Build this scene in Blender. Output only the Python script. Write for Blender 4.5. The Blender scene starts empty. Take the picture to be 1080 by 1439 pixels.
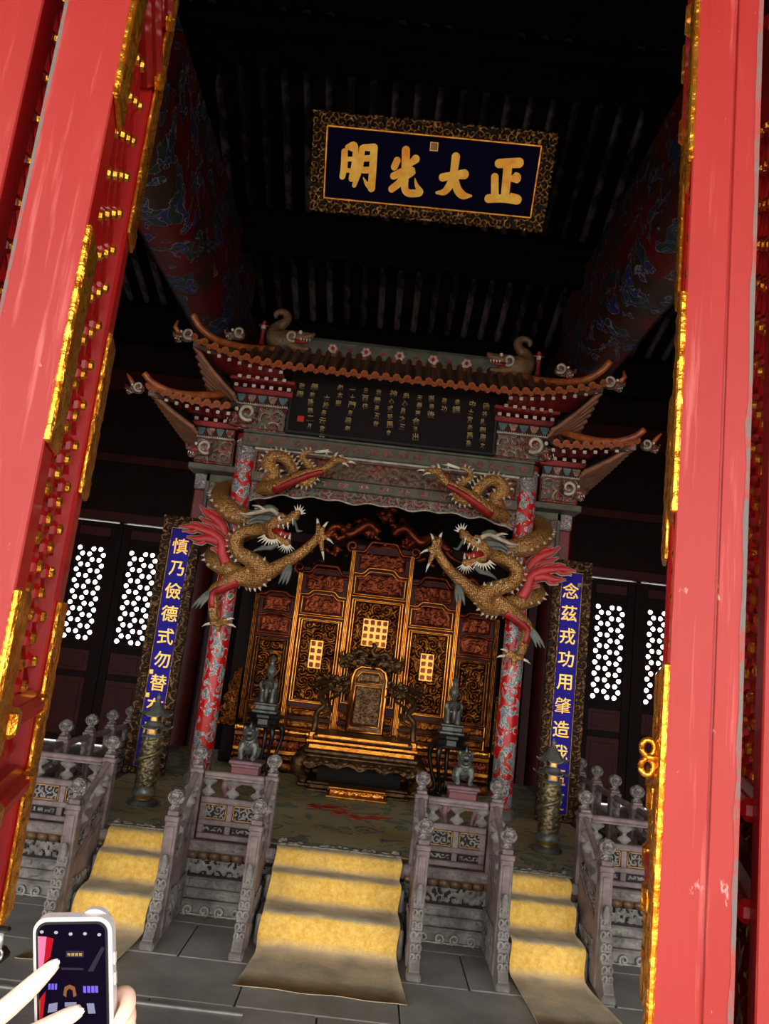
import bpy, bmesh, math, random
import numpy as np
from mathutils import Vector, Matrix

# ------------------------------------------------------------------ camera, light, exposure
S = bpy.context.scene
COL = S.collection
random.seed(7)
R = math.radians

def make_camera():
    pitch, roll, yaw = R(10.4), R(6.55), R(-0.36)
    fw = Vector((math.sin(yaw)*math.cos(pitch), math.cos(yaw)*math.cos(pitch), math.sin(pitch)))
    r0 = Vector((math.cos(yaw), -math.sin(yaw), 0)); u0 = r0.cross(fw)
    rt = math.cos(roll)*r0 + math.sin(roll)*u0
    up = -math.sin(roll)*r0 + math.cos(roll)*u0
    cd = bpy.data.cameras.new('camera'); cd.sensor_fit = 'HORIZONTAL'; cd.sensor_width = 36
    cd.lens = 36*1110/1080; cd.clip_start = .05; cd.clip_end = 200
    co = bpy.data.objects.new('camera', cd); COL.objects.link(co)
    m = Matrix((rt, up, -fw)).transposed().to_4x4(); m.translation = (0.076, 0, 1.8)
    co.matrix_world = m; S.camera = co
make_camera()

W = bpy.data.worlds.new('sky'); S.world = W; W.use_nodes = True
bg = W.node_tree.nodes['Background']; bg.inputs[0].default_value = (1, .985, .95, 1); bg.inputs[1].default_value = 2.75

def portal(loc, rot, sx, sy):
    l = bpy.data.lights.new('daylight_portal', 'AREA'); l.shape = 'RECTANGLE'; l.size = sx; l.size_y = sy
    l.cycles.is_portal = True
    o = bpy.data.objects.new('daylight_portal', l); o.location = loc; o.rotation_euler = rot; COL.objects.link(o)
portal((0, 1.0, 2.0), (R(90), 0, 0), 11.6, 4.0)

sn = bpy.data.lights.new('sun', 'SUN'); sn.energy = 1.6; sn.angle = R(.6); sn.color = (1, .96, .9)
so = bpy.data.objects.new('sun', sn); so.rotation_euler = (R(33), 0, R(-25)); COL.objects.link(so)

v = S.view_settings; v.view_transform = 'Standard'; v.look = 'None'; v.exposure = 1.32; v.gamma = 1; v.use_curve_mapping = False

# ------------------------------------------------------------------ mesh helpers
LOC = {}
class B:
    """collects shapes; obj() links them as one mesh object"""
    def __init__(s, M=None): s.v = []; s.f = []; s.M = M; s.h = {}
    def add(s, vs, fs):
        n = len(s.v)
        if s.M is None: s.v += [tuple(p) for p in vs]
        elif callable(s.M): s.v += [tuple(s.M(p)) for p in vs]
        else: s.v += [tuple(s.M @ Vector(p)) for p in vs]
        s.f += [tuple(i+n for i in f) for f in fs]; return s
    def box(s, x0, x1, y0, y1, z0, z1, c=0.0):
        h = ((x1-x0)/2, (y1-y0)/2, (z1-z0)/2); m = ((x0+x1)/2, (y0+y1)/2, (z0+z1)/2)
        c = min(c, *(abs(a)*.9 for a in h))
        if c <= 0:
            vs = [(x, y, z) for x in (x0, x1) for y in (y0, y1) for z in (z0, z1)]
            return s.add(vs, [(0,1,3,2),(4,6,7,5),(0,4,5,1),(2,3,7,6),(0,2,6,4),(1,5,7,3)])
        vs = []; ix = {}
        for a in range(3):
            for sg in [(i, j, k) for i in (-1, 1) for j in (-1, 1) for k in (-1, 1)]:
                ix[sg, a] = len(vs); vs.append(tuple(m[i]+sg[i]*(h[i]-(0 if i == a else c)) for i in range(3)))
        fs = []
        def sgn(d): return tuple(d[i] for i in range(3))
        for a in range(3):
            b, d = [(1,2),(2,0),(0,1)][a]
            for q in (-1, 1):
                l = []
                for i, j in ((-1,-1),(1,-1),(1,1),(-1,1)):
                    t = {a: q, b: i, d: j}; l.append(ix[sgn(t), a])
                fs.append(tuple(l))
        for a, b, d in ((0,1,2),(1,2,0),(2,0,1)):
            for i in (-1, 1):
                for j in (-1, 1):
                    p = sgn({a: i, b: j, d: -1}); q = sgn({a: i, b: j, d: 1})
                    fs.append((ix[p, a], ix[q, a], ix[q, b], ix[p, b]))
        for sg in [(i, j, k) for i in (-1, 1) for j in (-1, 1) for k in (-1, 1)]:
            fs.append((ix[sg, 0], ix[sg, 1], ix[sg, 2]))
        return s.add(vs, fs)
    def tube(s, pts, rad, n=8, flat=None, cap=True):
        pts = [Vector(p) for p in pts]; m = len(pts)
        if not hasattr(rad, '__len__'): rad = [rad]*m
        vs = []; fs = []; nrm = None
        for i, p in enumerate(pts):
            t = (pts[min(i+1, m-1)]-pts[max(i-1, 0)]).normalized()
            if nrm is None:
                nrm = t.orthogonal().normalized() if flat is None else (Vector(flat)-t*t.dot(Vector(flat))).normalized()
            if flat is not None: nrm = (Vector(flat)-t*t.dot(Vector(flat)))
            nrm = (nrm-t*nrm.dot(t)).normalized(); bi = t.cross(nrm)
            for k in range(n):
                a = 2*math.pi*k/n; q = 1.0 if flat is None else FL[0]
                vs.append(p+(nrm*math.cos(a)*q+bi*math.sin(a))*rad[i])
        for i in range(m-1):
            for k in range(n): fs.append((i*n+k, i*n+(k+1) % n, (i+1)*n+(k+1) % n, (i+1)*n+k))
        if cap: fs += [tuple(range(n))[::-1], tuple(range((m-1)*n, m*n))]
        return s.add(vs, fs)
    def lathe(s, prof, n=16, at=(0,0,0), mod=None, sq=(1,1), rot=0):
        vs = []; fs = []; m = len(prof)
        for i, (r, z) in enumerate(prof):
            for k in range(n):
                a = 2*math.pi*k/n+rot; q = r*(mod(a, i, z) if mod else 1)
                vs.append((at[0]+q*math.cos(a)*sq[0], at[1]+q*math.sin(a)*sq[1], at[2]+z))
        for i in range(m-1):
            for k in range(n): fs.append((i*n+k, i*n+(k+1) % n, (i+1)*n+(k+1) % n, (i+1)*n+k))
        fs += [tuple(range(n))[::-1], tuple(range((m-1)*n, m*n))]
        return s.add(vs, fs)
    def sph(s, c, r, nu=12, nv=8):
        if not hasattr(r, '__len__'): r = (r, r, r)
        pr = [(math.sin(math.pi*j/nv), -math.cos(math.pi*j/nv)) for j in range(1, nv)]
        vs = [(c[0]+a*math.cos(2*math.pi*k/nu)*r[0], c[1]+a*math.sin(2*math.pi*k/nu)*r[1], c[2]+b*r[2]) for a, b in pr for k in range(nu)]
        fs = [(i*nu+k, i*nu+(k+1) % nu, (i+1)*nu+(k+1) % nu, (i+1)*nu+k) for i in range(nv-2) for k in range(nu)]
        e = len(vs); vs += [(c[0], c[1], c[2]-r[2]), (c[0], c[1], c[2]+r[2])]
        for k in range(nu): fs += [((k+1) % nu, k, e), ((nv-2)*nu+k, (nv-2)*nu+(k+1) % nu, e+1)]
        return s.add(vs, fs)
    def prism(s, out, d0, d1, ax='y'):
        n = len(out)
        def P(a, b, d): return {'y': (a, d, b), 'x': (d, a, b), 'z': (a, b, d)}[ax]
        vs = [P(a, b, d0) for a, b in out]+[P(a, b, d1) for a, b in out]
        fs = [tuple(range(n))[::-1], tuple(range(n, 2*n))]+[(i, (i+1) % n, n+(i+1) % n, n+i) for i in range(n)]
        return s.add(vs, fs)
    def grid(s, P, H=None, cut=0):
        nu, nv = P.shape[:2]
        if H is not None: s.h[len(s.v)] = H.reshape(-1)
        ok = (lambda i, j: True) if H is None or not cut else (lambda i, j: H[i, j]+H[i+1, j]+H[i, j+1]+H[i+1, j+1] > 4*cut)
        return s.add(P.reshape(-1, 3).tolist(), [(i*nv+j, (i+1)*nv+j, (i+1)*nv+j+1, i*nv+j+1) for i in range(nu-1) for j in range(nv-1) if ok(i, j)])
    def cone(s, a, b, r, n=6, r1=.0005):
        return s.tube([a, b], [r, r1], n)
    def mesh(s, name, smooth=False, off=(0,0,0), normals=True):
        me = bpy.data.meshes.new(name)
        vs = [(p[0]-off[0], p[1]-off[1], p[2]-off[2]) for p in s.v] if any(off) else s.v
        me.from_pydata(vs, [], s.f)
        if normals:
            bm = bmesh.new(); bm.from_mesh(me); bmesh.ops.recalc_face_normals(bm, faces=bm.faces); bm.to_mesh(me); bm.free()
        if smooth:
            me.shade_smooth() if smooth is True else smooth_angle(me, smooth)
        return me
    def obj(s, name, mat, parent=None, smooth=False, kind=None, normals=True):
        root = parent
        while root is not None and root.parent is not None: root = root.parent
        off = LOC.get(root.name, (0,0,0)) if root else (0,0,0)
        me = s.mesh(name, smooth, off, normals); me.materials.append(MAT[mat] if isinstance(mat, str) else mat)
        if s.h:
            at = me.attributes.new('relief', 'FLOAT', 'POINT'); vals = np.zeros(len(me.vertices), np.float32)
            for k, h in s.h.items(): vals[k:k+len(h)] = h
            at.data.foreach_set('value', vals)
        o = bpy.data.objects.new(name, me); COL.objects.link(o)
        if parent: o.parent = parent
        if kind: o['kind'] = kind
        return o
FL = [.35]
def smooth_angle(me, deg):
    me.shade_smooth()
    bm = bmesh.new(); bm.from_mesh(me); bm.normal_update(); c = R(deg)
    for e in bm.edges:
        if len(e.link_faces) == 2 and e.calc_face_angle(0) > c: e.smooth = False
    bm.to_mesh(me); bm.free()

def tag(o, label, cat, group=None):
    o['label'] = label; o['category'] = cat
    if group: o['group'] = group
    return o
def thing(name, loc, label=None, cat=None, group=None, kind=None):
    o = bpy.data.objects.new(name, None); o.empty_display_size = .05; COL.objects.link(o); o.location = loc
    LOC[o.name] = loc
    if label: tag(o, label, cat, group)
    if kind: o['kind'] = kind
    return o
def inst(name, me, loc, parent=None, rot=None, scale=None):
    o = bpy.data.objects.new(name, me); COL.objects.link(o)
    root = parent
    while root is not None and root.parent is not None: root = root.parent
    off = LOC.get(root.name, (0,0,0)) if root else (0,0,0)
    o.location = (loc[0]-off[0], loc[1]-off[1], loc[2]-off[2])
    if rot: o.rotation_euler = rot
    if scale: o.scale = scale
    if parent: o.parent = parent
    return o
def remesh(b, name, vox, mat, parent=None, smooth_it=2):
    """fuses the collected shapes into one continuous skin"""
    root = parent
    while root is not None and root.parent is not None: root = root.parent
    off = LOC.get(root.name, (0,0,0)) if root else (0,0,0)
    me = b.mesh('tmp', False, off); t = bpy.data.objects.new('tmp', me); COL.objects.link(t)
    m = t.modifiers.new('r', 'REMESH'); m.mode = 'VOXEL'; m.voxel_size = vox
    if smooth_it: q = t.modifiers.new('s', 'SMOOTH'); q.iterations = smooth_it; q.factor = .5
    dg = bpy.context.evaluated_depsgraph_get(); dg.update()
    nm = bpy.data.meshes.new_from_object(t.evaluated_get(dg)); nm.name = name; nm.shade_smooth()
    bpy.data.objects.remove(t); bpy.data.meshes.remove(me)
    nm.materials.clear(); nm.materials.append(MAT[mat])
    o = bpy.data.objects.new(name, nm); COL.objects.link(o)
    if parent: o.parent = parent
    return o
def spline(P, k=6):
    P = [np.array(p, float) for p in P]; P = [2*P[0]-P[1]]+P+[2*P[-1]-P[-2]]; out = []
    for i in range(1, len(P)-2):
        a, b, c, d = P[i-1:i+3]
        for j in range(k):
            t = j/k
            out.append(.5*((2*b)+(-a+c)*t+(2*a-5*b+4*c-d)*t*t+(-a+3*b-3*c+d)*t**3))
    out.append(P[-2]); return out
def stube(b, P, k=6, n=8, flat=None):
    Q = spline(P, k); return b.tube([q[:3] for q in Q], [max(q[3], .0008) for q in Q], n, flat)

# carved relief
_tab = np.random.RandomState(3).rand(256, 256)
def vn(x, y, sd=0):
    xi = np.floor(x).astype(int); yi = np.floor(y).astype(int); fx = x-xi; fy = y-yi
    fx = fx*fx*(3-2*fx); fy = fy*fy*(3-2*fy); xi = xi+sd*37; yi = yi+sd*91
    g = lambda a, c: _tab[(xi+a) % 256, (yi+c) % 256]
    return (g(0,0)*(1-fx)+g(1,0)*fx)*(1-fy)+(g(0,1)*(1-fx)+g(1,1)*fx)*fy
def scroll(U, V, d, sd=0):
    cu = np.floor(U/d); cv = np.floor(V/d); best = np.zeros_like(U)
    for a in (-1, 0, 1):
        for c in (-1, 0, 1):
            i = (cu+a).astype(int); j = (cv+c).astype(int)
            jx = _tab[(i*7+sd) % 256, (j*13+5) % 256]; jy = _tab[(i*3+9) % 256, (j*11+sd) % 256]
            px = (i+.3+.4*jx)*d; py = (j+.3+.4*jy)*d; sg = np.where((i+j) % 2 == 0, 1, -1)
            dx = U-px; dy = V-py; rho = np.hypot(dx, dy)/d; th = np.arctan2(dy, dx)
            h = (.5+.5*np.cos(th*sg-rho*13+jx*6))*np.clip(1-rho/.72, 0, 1)**.4
            best = np.maximum(best, h)
    return best
def carve(b, o, u, w, n, lu, lw, res, amp, d, sd=0, fade=True, mix=.75, cut=0):
    """relief panel: origin o, unit axes u (length lu) and w (length lw), normal n"""
    nu = max(3, int(lu/res)+1); nw = max(3, int(lw/res)+1)
    U, V = np.meshgrid(np.linspace(0, lu, nu), np.linspace(0, lw, nw), indexing='ij')
    H = mix*scroll(U+sd*.37, V+sd*.11, d, sd)+(1-mix)*(1-np.abs(2*vn(U*2.2/d, V*2.2/d, sd)-1))
    if fade:
        e = np.minimum(np.minimum(U, lu-U), np.minimum(V, lw-V)); H = H*np.clip(e/(res*1.2), 0, 1)
    o, u, w, n = (np.array(q, float) for q in (o, u, w, n))
    P = o+U[..., None]*u+V[..., None]*w+(amp*H)[..., None]*n
    if np.dot(np.cross(u, w), n) < 0: P = P[:, ::-1]
    b.grid(P, H if np.dot(np.cross(u, w), n) >= 0 else H[:, ::-1], cut); return b

# ------------------------------------------------------------------ materials
MAT = {}
def nodes(name):
    m = bpy.data.materials.new(name); m.use_nodes = True; nt = m.node_tree; MAT[name] = m
    return m, nt, nt.nodes['Principled BSDF']
def N(nt, t, **k):
    n = nt.nodes.new(t)
    for a, x in k.items():
        if a.startswith('_'): n.inputs[a[1:]].default_value = x
        else: setattr(n, a, x)
    return n
def ramp(nt, stops, const=False):
    n = nt.nodes.new('ShaderNodeValToRGB'); cr = n.color_ramp
    if const: cr.interpolation = 'CONSTANT'
    while len(cr.elements) < len(stops): cr.elements.new(.5)
    for e, (p, c) in zip(cr.elements, stops): e.position = p; e.color = (*c, 1)
    return n
def srgb(r, g, b):
    f = lambda c: (c/255/12.92) if c/255 <= .04045 else ((c/255+.055)/1.055)**2.4
    return (f(r), f(g), f(b))
def mat(name, c, rough=.5, metal=0, c2=None, ns=6, lo=.35, hi=.65, bump=0, bs=60, coat=0, voro=0, spec=.5, stretch=None):
    m, nt, p = nodes(name); L = nt.links.new
    p.inputs['Roughness'].default_value = rough; p.inputs['Metallic'].default_value = metal
    p.inputs['Coat Weight'].default_value = coat; p.inputs['Specular IOR Level'].default_value = spec
    tc = N(nt, 'ShaderNodeTexCoord'); src = tc.outputs['Object']
    if stretch:
        mp = N(nt, 'ShaderNodeMapping'); mp.inputs['Scale'].default_value = stretch; L(src, mp.inputs[0]); src = mp.outputs[0]
    if c2 is None: c2 = tuple(x*.7 for x in c)
    n1 = N(nt, 'ShaderNodeTexNoise', _Scale=ns, _Detail=6.0, _Roughness=.6); L(src, n1.inputs['Vector'])
    r = ramp(nt, [(lo, c), (hi, c2)]); L(n1.outputs['Fac'], r.inputs[0]); L(r.outputs[0], p.inputs['Base Color'])
    if bump:
        bn = N(nt, 'ShaderNodeBump', _Strength=bump, _Distance=.01)
        if voro:
            t = N(nt, 'ShaderNodeTexVoronoi', _Scale=voro); L(src, t.inputs['Vector']); L(t.outputs['Distance'], bn.inputs['Height'])
        else:
            t = N(nt, 'ShaderNodeTexNoise', _Scale=bs, _Detail=4.0); L(src, t.inputs['Vector']); L(t.outputs['Fac'], bn.inputs['Height'])
        L(bn.outputs[0], p.inputs['Normal'])
    return m
def clouds(name, base, s=5.5, rough=.35, cols=None, th=.5, edge=.018, edgec=srgb(215,210,200), zs=1.0, distort=1.2, base2=None):
    """painted cloud pattern: blobs of blue and green with pale outlines on a plain ground"""
    m, nt, p = nodes(name); L = nt.links.new; p.inputs['Roughness'].default_value = rough
    tc = N(nt, 'ShaderNodeTexCoord'); mp = N(nt, 'ShaderNodeMapping'); mp.inputs['Scale'].default_value = (1, 1, zs); L(tc.outputs['Object'], mp.inputs[0])
    n1 = N(nt, 'ShaderNodeTexNoise', _Scale=s, _Detail=2.5, _Roughness=.5, _Distortion=distort); L(mp.outputs[0], n1.inputs['Vector'])
    n2 = N(nt, 'ShaderNodeTexNoise', _Scale=s*1.7, _Detail=1.0, _Distortion=.6); L(mp.outputs[0], n2.inputs['Vector'])
    cols = cols or (srgb(70,95,85), srgb(150,160,160), srgb(60,70,130))
    inner = ramp(nt, [(0, cols[0]), (.44, edgec), (.455, cols[1]), (.52, cols[2]), (.56, edgec), (.575, cols[0])], True); L(n2.outputs['Fac'], inner.inputs[0])
    msk = ramp(nt, [(0, (0,0,0)), (th, (1,1,1))], True); L(n1.outputs['Fac'], msk.inputs[0])
    edg = ramp(nt, [(0, (0,0,0)), (th, (1,1,1)), (th+edge, (0,0,0))], True); L(n1.outputs['Fac'], edg.inputs[0])
    a = N(nt, 'ShaderNodeMixRGB'); a.inputs[1].default_value = (*base, 1); L(msk.outputs[0], a.inputs[0]); L(inner.outputs[0], a.inputs[2])
    if base2:
        n3 = N(nt, 'ShaderNodeTexNoise', _Scale=1.3, _Detail=2.0); L(tc.outputs['Object'], n3.inputs['Vector'])
        r3 = ramp(nt, [(.42, base), (.58, base2)]); L(n3.outputs['Fac'], r3.inputs[0]); L(r3.outputs[0], a.inputs[1])
    c = N(nt, 'ShaderNodeMixRGB'); c.inputs[2].default_value = (*edgec, 1); L(edg.outputs[0], c.inputs[0]); L(a.outputs[0], c.inputs[1])
    L(c.outputs[0], p.inputs['Base Color']); return m
def painted(name, stops, s=9, rough=.45, distort=1.5, metal=0):
    """polychrome carving: winding bands of colour"""
    m, nt, p = nodes(name); L = nt.links.new; p.inputs['Roughness'].default_value = rough; p.inputs['Metallic'].default_value = metal
    tc = N(nt, 'ShaderNodeTexCoord'); n1 = N(nt, 'ShaderNodeTexNoise', _Scale=s, _Detail=2.0, _Distortion=distort); L(tc.outputs['Object'], n1.inputs['Vector'])
    r = ramp(nt, stops, True); L(n1.outputs['Fac'], r.inputs[0]); L(r.outputs[0], p.inputs['Base Color']); return m
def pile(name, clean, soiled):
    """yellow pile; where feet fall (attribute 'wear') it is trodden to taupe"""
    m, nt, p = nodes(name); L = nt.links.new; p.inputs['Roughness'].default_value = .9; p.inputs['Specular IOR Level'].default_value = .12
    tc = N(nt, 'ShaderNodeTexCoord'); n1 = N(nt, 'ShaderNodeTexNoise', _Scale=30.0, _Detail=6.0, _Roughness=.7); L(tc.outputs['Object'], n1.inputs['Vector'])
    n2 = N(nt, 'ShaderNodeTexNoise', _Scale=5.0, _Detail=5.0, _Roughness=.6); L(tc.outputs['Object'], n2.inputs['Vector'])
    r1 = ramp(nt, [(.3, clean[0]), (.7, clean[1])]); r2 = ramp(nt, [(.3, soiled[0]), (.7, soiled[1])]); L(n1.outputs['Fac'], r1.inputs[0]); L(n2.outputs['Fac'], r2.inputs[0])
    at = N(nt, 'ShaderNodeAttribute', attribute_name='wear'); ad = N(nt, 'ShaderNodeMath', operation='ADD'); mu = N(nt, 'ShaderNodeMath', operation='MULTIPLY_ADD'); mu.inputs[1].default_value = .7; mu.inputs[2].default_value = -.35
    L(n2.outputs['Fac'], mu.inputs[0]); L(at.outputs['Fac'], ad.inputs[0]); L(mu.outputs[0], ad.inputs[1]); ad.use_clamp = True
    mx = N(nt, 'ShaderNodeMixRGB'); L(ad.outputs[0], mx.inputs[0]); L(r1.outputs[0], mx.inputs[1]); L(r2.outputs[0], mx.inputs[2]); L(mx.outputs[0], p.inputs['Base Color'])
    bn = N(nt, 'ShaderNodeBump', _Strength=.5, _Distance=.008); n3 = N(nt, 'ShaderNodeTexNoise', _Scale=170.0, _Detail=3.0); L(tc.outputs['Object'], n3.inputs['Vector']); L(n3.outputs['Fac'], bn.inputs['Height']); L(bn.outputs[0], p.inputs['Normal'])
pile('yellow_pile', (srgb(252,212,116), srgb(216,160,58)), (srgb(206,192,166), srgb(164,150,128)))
def relief_paint(name, ground, line, tops, s=6, rough=.5, metal=0, a=.3, w=.1):
    """painted carving: ground colour, pale contour, coloured raised scrolls"""
    m, nt, p = nodes(name); L = nt.links.new; p.inputs['Roughness'].default_value = rough; p.inputs['Metallic'].default_value = metal
    at = N(nt, 'ShaderNodeAttribute', attribute_name='relief'); tc = N(nt, 'ShaderNodeTexCoord'); n1 = N(nt, 'ShaderNodeTexNoise', _Scale=s, _Detail=1.0); L(tc.outputs['Object'], n1.inputs['Vector'])
    k = len(tops); r1 = ramp(nt, [(.36+.28*i/k if i else 0, c) for i, c in enumerate(tops)], True); L(n1.outputs['Fac'], r1.inputs[0])
    m1 = ramp(nt, [(0, (0,0,0)), (a, (1,1,1))], True); m2 = ramp(nt, [(0, (1,1,1)), (a+w, (0,0,0))], True); L(at.outputs['Fac'], m1.inputs[0]); L(at.outputs['Fac'], m2.inputs[0])
    x = N(nt, 'ShaderNodeMixRGB'); x.inputs[2].default_value = (*line, 1); L(m2.outputs[0], x.inputs[0]); L(r1.outputs[0], x.inputs[1])
    y = N(nt, 'ShaderNodeMixRGB'); y.inputs[1].default_value = (*ground, 1); L(m1.outputs[0], y.inputs[0]); L(x.outputs[0], y.inputs[2]); L(y.outputs[0], p.inputs['Base Color'])
relief_paint('poly_relief', srgb(88,20,20), srgb(158,146,124), (srgb(86,92,80), srgb(120,70,46), srgb(78,94,98), srgb(140,40,36), srgb(104,100,84)), 7)
relief_paint('frieze_relief', srgb(62,14,14), srgb(136,92,58), (srgb(112,28,26), srgb(100,62,40), srgb(76,66,54)), 6)
def scales(name, c1, c2, line, s=38, rough=.36, metal=.3):
    m, nt, p = nodes(name); L = nt.links.new; p.inputs['Roughness'].default_value = rough; p.inputs['Metallic'].default_value = metal
    tc = N(nt, 'ShaderNodeTexCoord'); v1 = N(nt, 'ShaderNodeTexVoronoi', _Scale=s, _Randomness=.55); L(tc.outputs['Object'], v1.inputs['Vector'])
    n1 = N(nt, 'ShaderNodeTexNoise', _Scale=4.0, _Detail=4.0); L(tc.outputs['Object'], n1.inputs['Vector'])
    r = ramp(nt, [(.35, c1), (.65, c2)]); L(n1.outputs['Fac'], r.inputs[0]); q = ramp(nt, [(.42, (0,0,0)), (.7, (1,1,1))]); L(v1.outputs['Distance'], q.inputs[0])
    x = N(nt, 'ShaderNodeMixRGB'); x.inputs[2].default_value = (*line, 1); L(q.outputs[0], x.inputs[0]); L(r.outputs[0], x.inputs[1]); L(x.outputs[0], p.inputs['Base Color'])
    bn = N(nt, 'ShaderNodeBump', _Strength=.8, _Distance=.012, invert=True); L(v1.outputs['Distance'], bn.inputs['Height']); L(bn.outputs[0], p.inputs['Normal'])
scales('dragon_gold', srgb(206,152,84), srgb(164,112,58), srgb(126,84,44), s=50)
def emit(name, c, st=1):
    m, nt, p = nodes(name); p.inputs['Base Color'].default_value = (c[0]*.1, c[1]*.1, c[2]*.1, 1); p.inputs['Specular IOR Level'].default_value = 0; st = st*.43; p.inputs['Emission Color'].default_value = (*c, 1); p.inputs['Emission Strength'].default_value = st; return m

mat('lacquer_red', srgb(168,16,14), .42, c2=srgb(146,12,12), ns=3, bump=.06, bs=25, coat=.15)
def worn_lacquer(name):
    """red lacquer with faint vertical brush streaks and pale scuffs"""
    m, nt, p = nodes(name); L = nt.links.new; p.inputs['Roughness'].default_value = .48; p.inputs['Specular IOR Level'].default_value = .3
    tc = N(nt, 'ShaderNodeTexCoord')
    def ns(sc, stretch, det=5.0):
        mp = N(nt, 'ShaderNodeMapping'); mp.inputs['Scale'].default_value = stretch; L(tc.outputs['Object'], mp.inputs[0])
        t = N(nt, 'ShaderNodeTexNoise', _Scale=sc, _Detail=det, _Roughness=.6); L(mp.outputs[0], t.inputs['Vector']); return t
    a = ns(3.0, (1, 1, .35)); r = ramp(nt, [(.3, srgb(160,47,42)), (.72, srgb(141,24,21))]); L(a.outputs['Fac'], r.inputs[0])
    s = ns(9.0, (6, 6, .3), 6.0); q = ramp(nt, [(.58, (0,0,0)), (.72, (.55,.55,.55))]); L(s.outputs['Fac'], q.inputs[0])
    x = N(nt, 'ShaderNodeMixRGB'); x.inputs[2].default_value = (*srgb(196,104,98), 1); L(q.outputs[0], x.inputs[0]); L(r.outputs[0], x.inputs[1])
    f = ns(26.0, (1, 1, .5), 6.0); g = ramp(nt, [(.68, (0,0,0)), (.72, (1,1,1))]); L(f.outputs['Fac'], g.inputs[0])
    y = N(nt, 'ShaderNodeMixRGB'); y.inputs[2].default_value = (*srgb(206,140,134), 1); L(g.outputs[0], y.inputs[0]); L(x.outputs[0], y.inputs[1]); L(y.outputs[0], p.inputs['Base Color'])
    bn = N(nt, 'ShaderNodeBump', _Strength=.15, _Distance=.006); L(s.outputs['Fac'], bn.inputs['Height']); L(bn.outputs[0], p.inputs['Normal'])
mat('bare_edge', srgb(104,96,92), .8, c2=srgb(150,60,54), ns=16, lo=.45, hi=.6, bump=.3, bs=60)
mat('gilt_plate', srgb(250,182,66), .27, .9, c2=srgb(214,124,24), ns=26, bump=.7, bs=34)
mat('gilt', srgb(240,168,72), .3, 1, c2=srgb(190,108,36), ns=12, bump=.15, bs=80)
mat('gilt_dark', srgb(150,90,36), .38, 1, c2=srgb(64,30,14), ns=16, bump=.3, bs=90)
mat('gilt_red', srgb(150,70,30), .4, .75, c2=srgb(80,18,10), ns=9, bump=.2, bs=80)
mat('gilt_frame', srgb(196,146,84), .36, .9, c2=srgb(96,58,28), ns=24, bump=.3, bs=90)
mat('gilt_brown', srgb(118,86,52), .42, .7, c2=srgb(58,38,24), ns=22, bump=.3, bs=90)
mat('gold_leaf', srgb(255,206,100), .42, .5, c2=srgb(255,190,76), ns=7)
mat('gold_ink', srgb(255,206,88), .36, .6, c2=srgb(240,150,40), ns=5)
mat('faded_gold', srgb(200,168,104), .55, .2, c2=srgb(70,58,48), ns=5, lo=.42, hi=.58)
mat('navy', srgb(14,9,50), .75, c2=srgb(9,6,36), ns=3, spec=.08)
mat('royal_blue', srgb(40,26,160), .6, c2=srgb(32,20,136), ns=3, spec=.15)
mat('black_board', srgb(26,16,16), .6, c2=srgb(16,10,10), ns=2, spec=.15)
mat('dark_wood', srgb(38,16,14), .6, c2=srgb(24,10,9), ns=4, bump=.1, bs=40, spec=.15)
mat('dark_red', srgb(78,22,19), .5, c2=srgb(56,15,13), ns=4, spec=.25)
mat('soot', srgb(28,17,15), .85, c2=srgb(14,9,8), ns=5, spec=.1)
mat('rafter', srgb(118,102,106), .8, c2=srgb(28,19,21), ns=7, lo=.42, hi=.58, stretch=(1,.5,1))
mat('rafter_worn', srgb(96,78,74), .8, c2=srgb(24,16,17), ns=9, lo=.34, hi=.5, stretch=(1,.6,1))
mat('hollow', srgb(30,22,22), .8)
mat('plaster', srgb(90,60,54), .8)
mat('stone_floor', srgb(156,152,146), .6, c2=srgb(112,109,104), ns=2.6, lo=.3, hi=.7, bump=.12, bs=14)
mat('grout', srgb(70,70,68), .9)
mat('court_paving', srgb(168,164,156), .8, c2=srgb(146,142,136), ns=1.5)
mat('metal_strip', srgb(170,170,166), .4, .6)
mat('carved_wood', srgb(134,116,114), .55, c2=srgb(90,74,73), ns=9, bump=.18, bs=50)
mat('carved_stone', srgb(140,134,128), .6, c2=srgb(92,86,82), ns=9, bump=.25, bs=60)
mat('carved_knob', srgb(150,142,136), .6, c2=srgb(84,76,72), ns=26, lo=.4, hi=.6, bump=1.0, voro=70)
mat('pale_stone', srgb(168,164,156), .6, c2=srgb(120,116,110), ns=14, bump=.2, bs=60)
mat('lotus_gilt', srgb(140,110,74), .5, .3, c2=srgb(90,66,46), ns=14)
mat('dull_gold_trim', srgb(170,128,66), .45, .6, c2=srgb(120,84,44), ns=14)
mat('pink_stone', srgb(150,112,116), .5, c2=srgb(108,80,84), ns=7)
mat('pink_cloth', srgb(150,92,94), .7)
mat('torn_felt', srgb(150,142,128), .9, c2=srgb(110,104,94), ns=30, bump=.6, bs=90)
mat('cloisonne', srgb(136,134,122), .4, .4, c2=srgb(80,82,80), ns=14, bump=.25, bs=70)
mat('bronze_relief', srgb(150,132,92), .4, .65, c2=srgb(74,70,58), ns=26, bump=.5, bs=70)
mat('bronze', srgb(124,124,116), .42, .45, c2=srgb(74,76,72), ns=12, bump=.25, bs=60)
mat('ebony', srgb(38,32,34), .35, c2=srgb(22,18,20), ns=6)
mat('glazed_orange', srgb(196,104,50), .35, c2=srgb(128,62,36), ns=12, coat=.3)
mat('glazed_brown', srgb(104,66,52), .45, c2=srgb(66,42,36), ns=7, coat=.2)
mat('post_red', srgb(126,30,28), .5, c2=srgb(98,22,21), ns=5)
mat('rafter_painted', srgb(164,106,74), .55, c2=srgb(118,74,54), ns=8)
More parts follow.
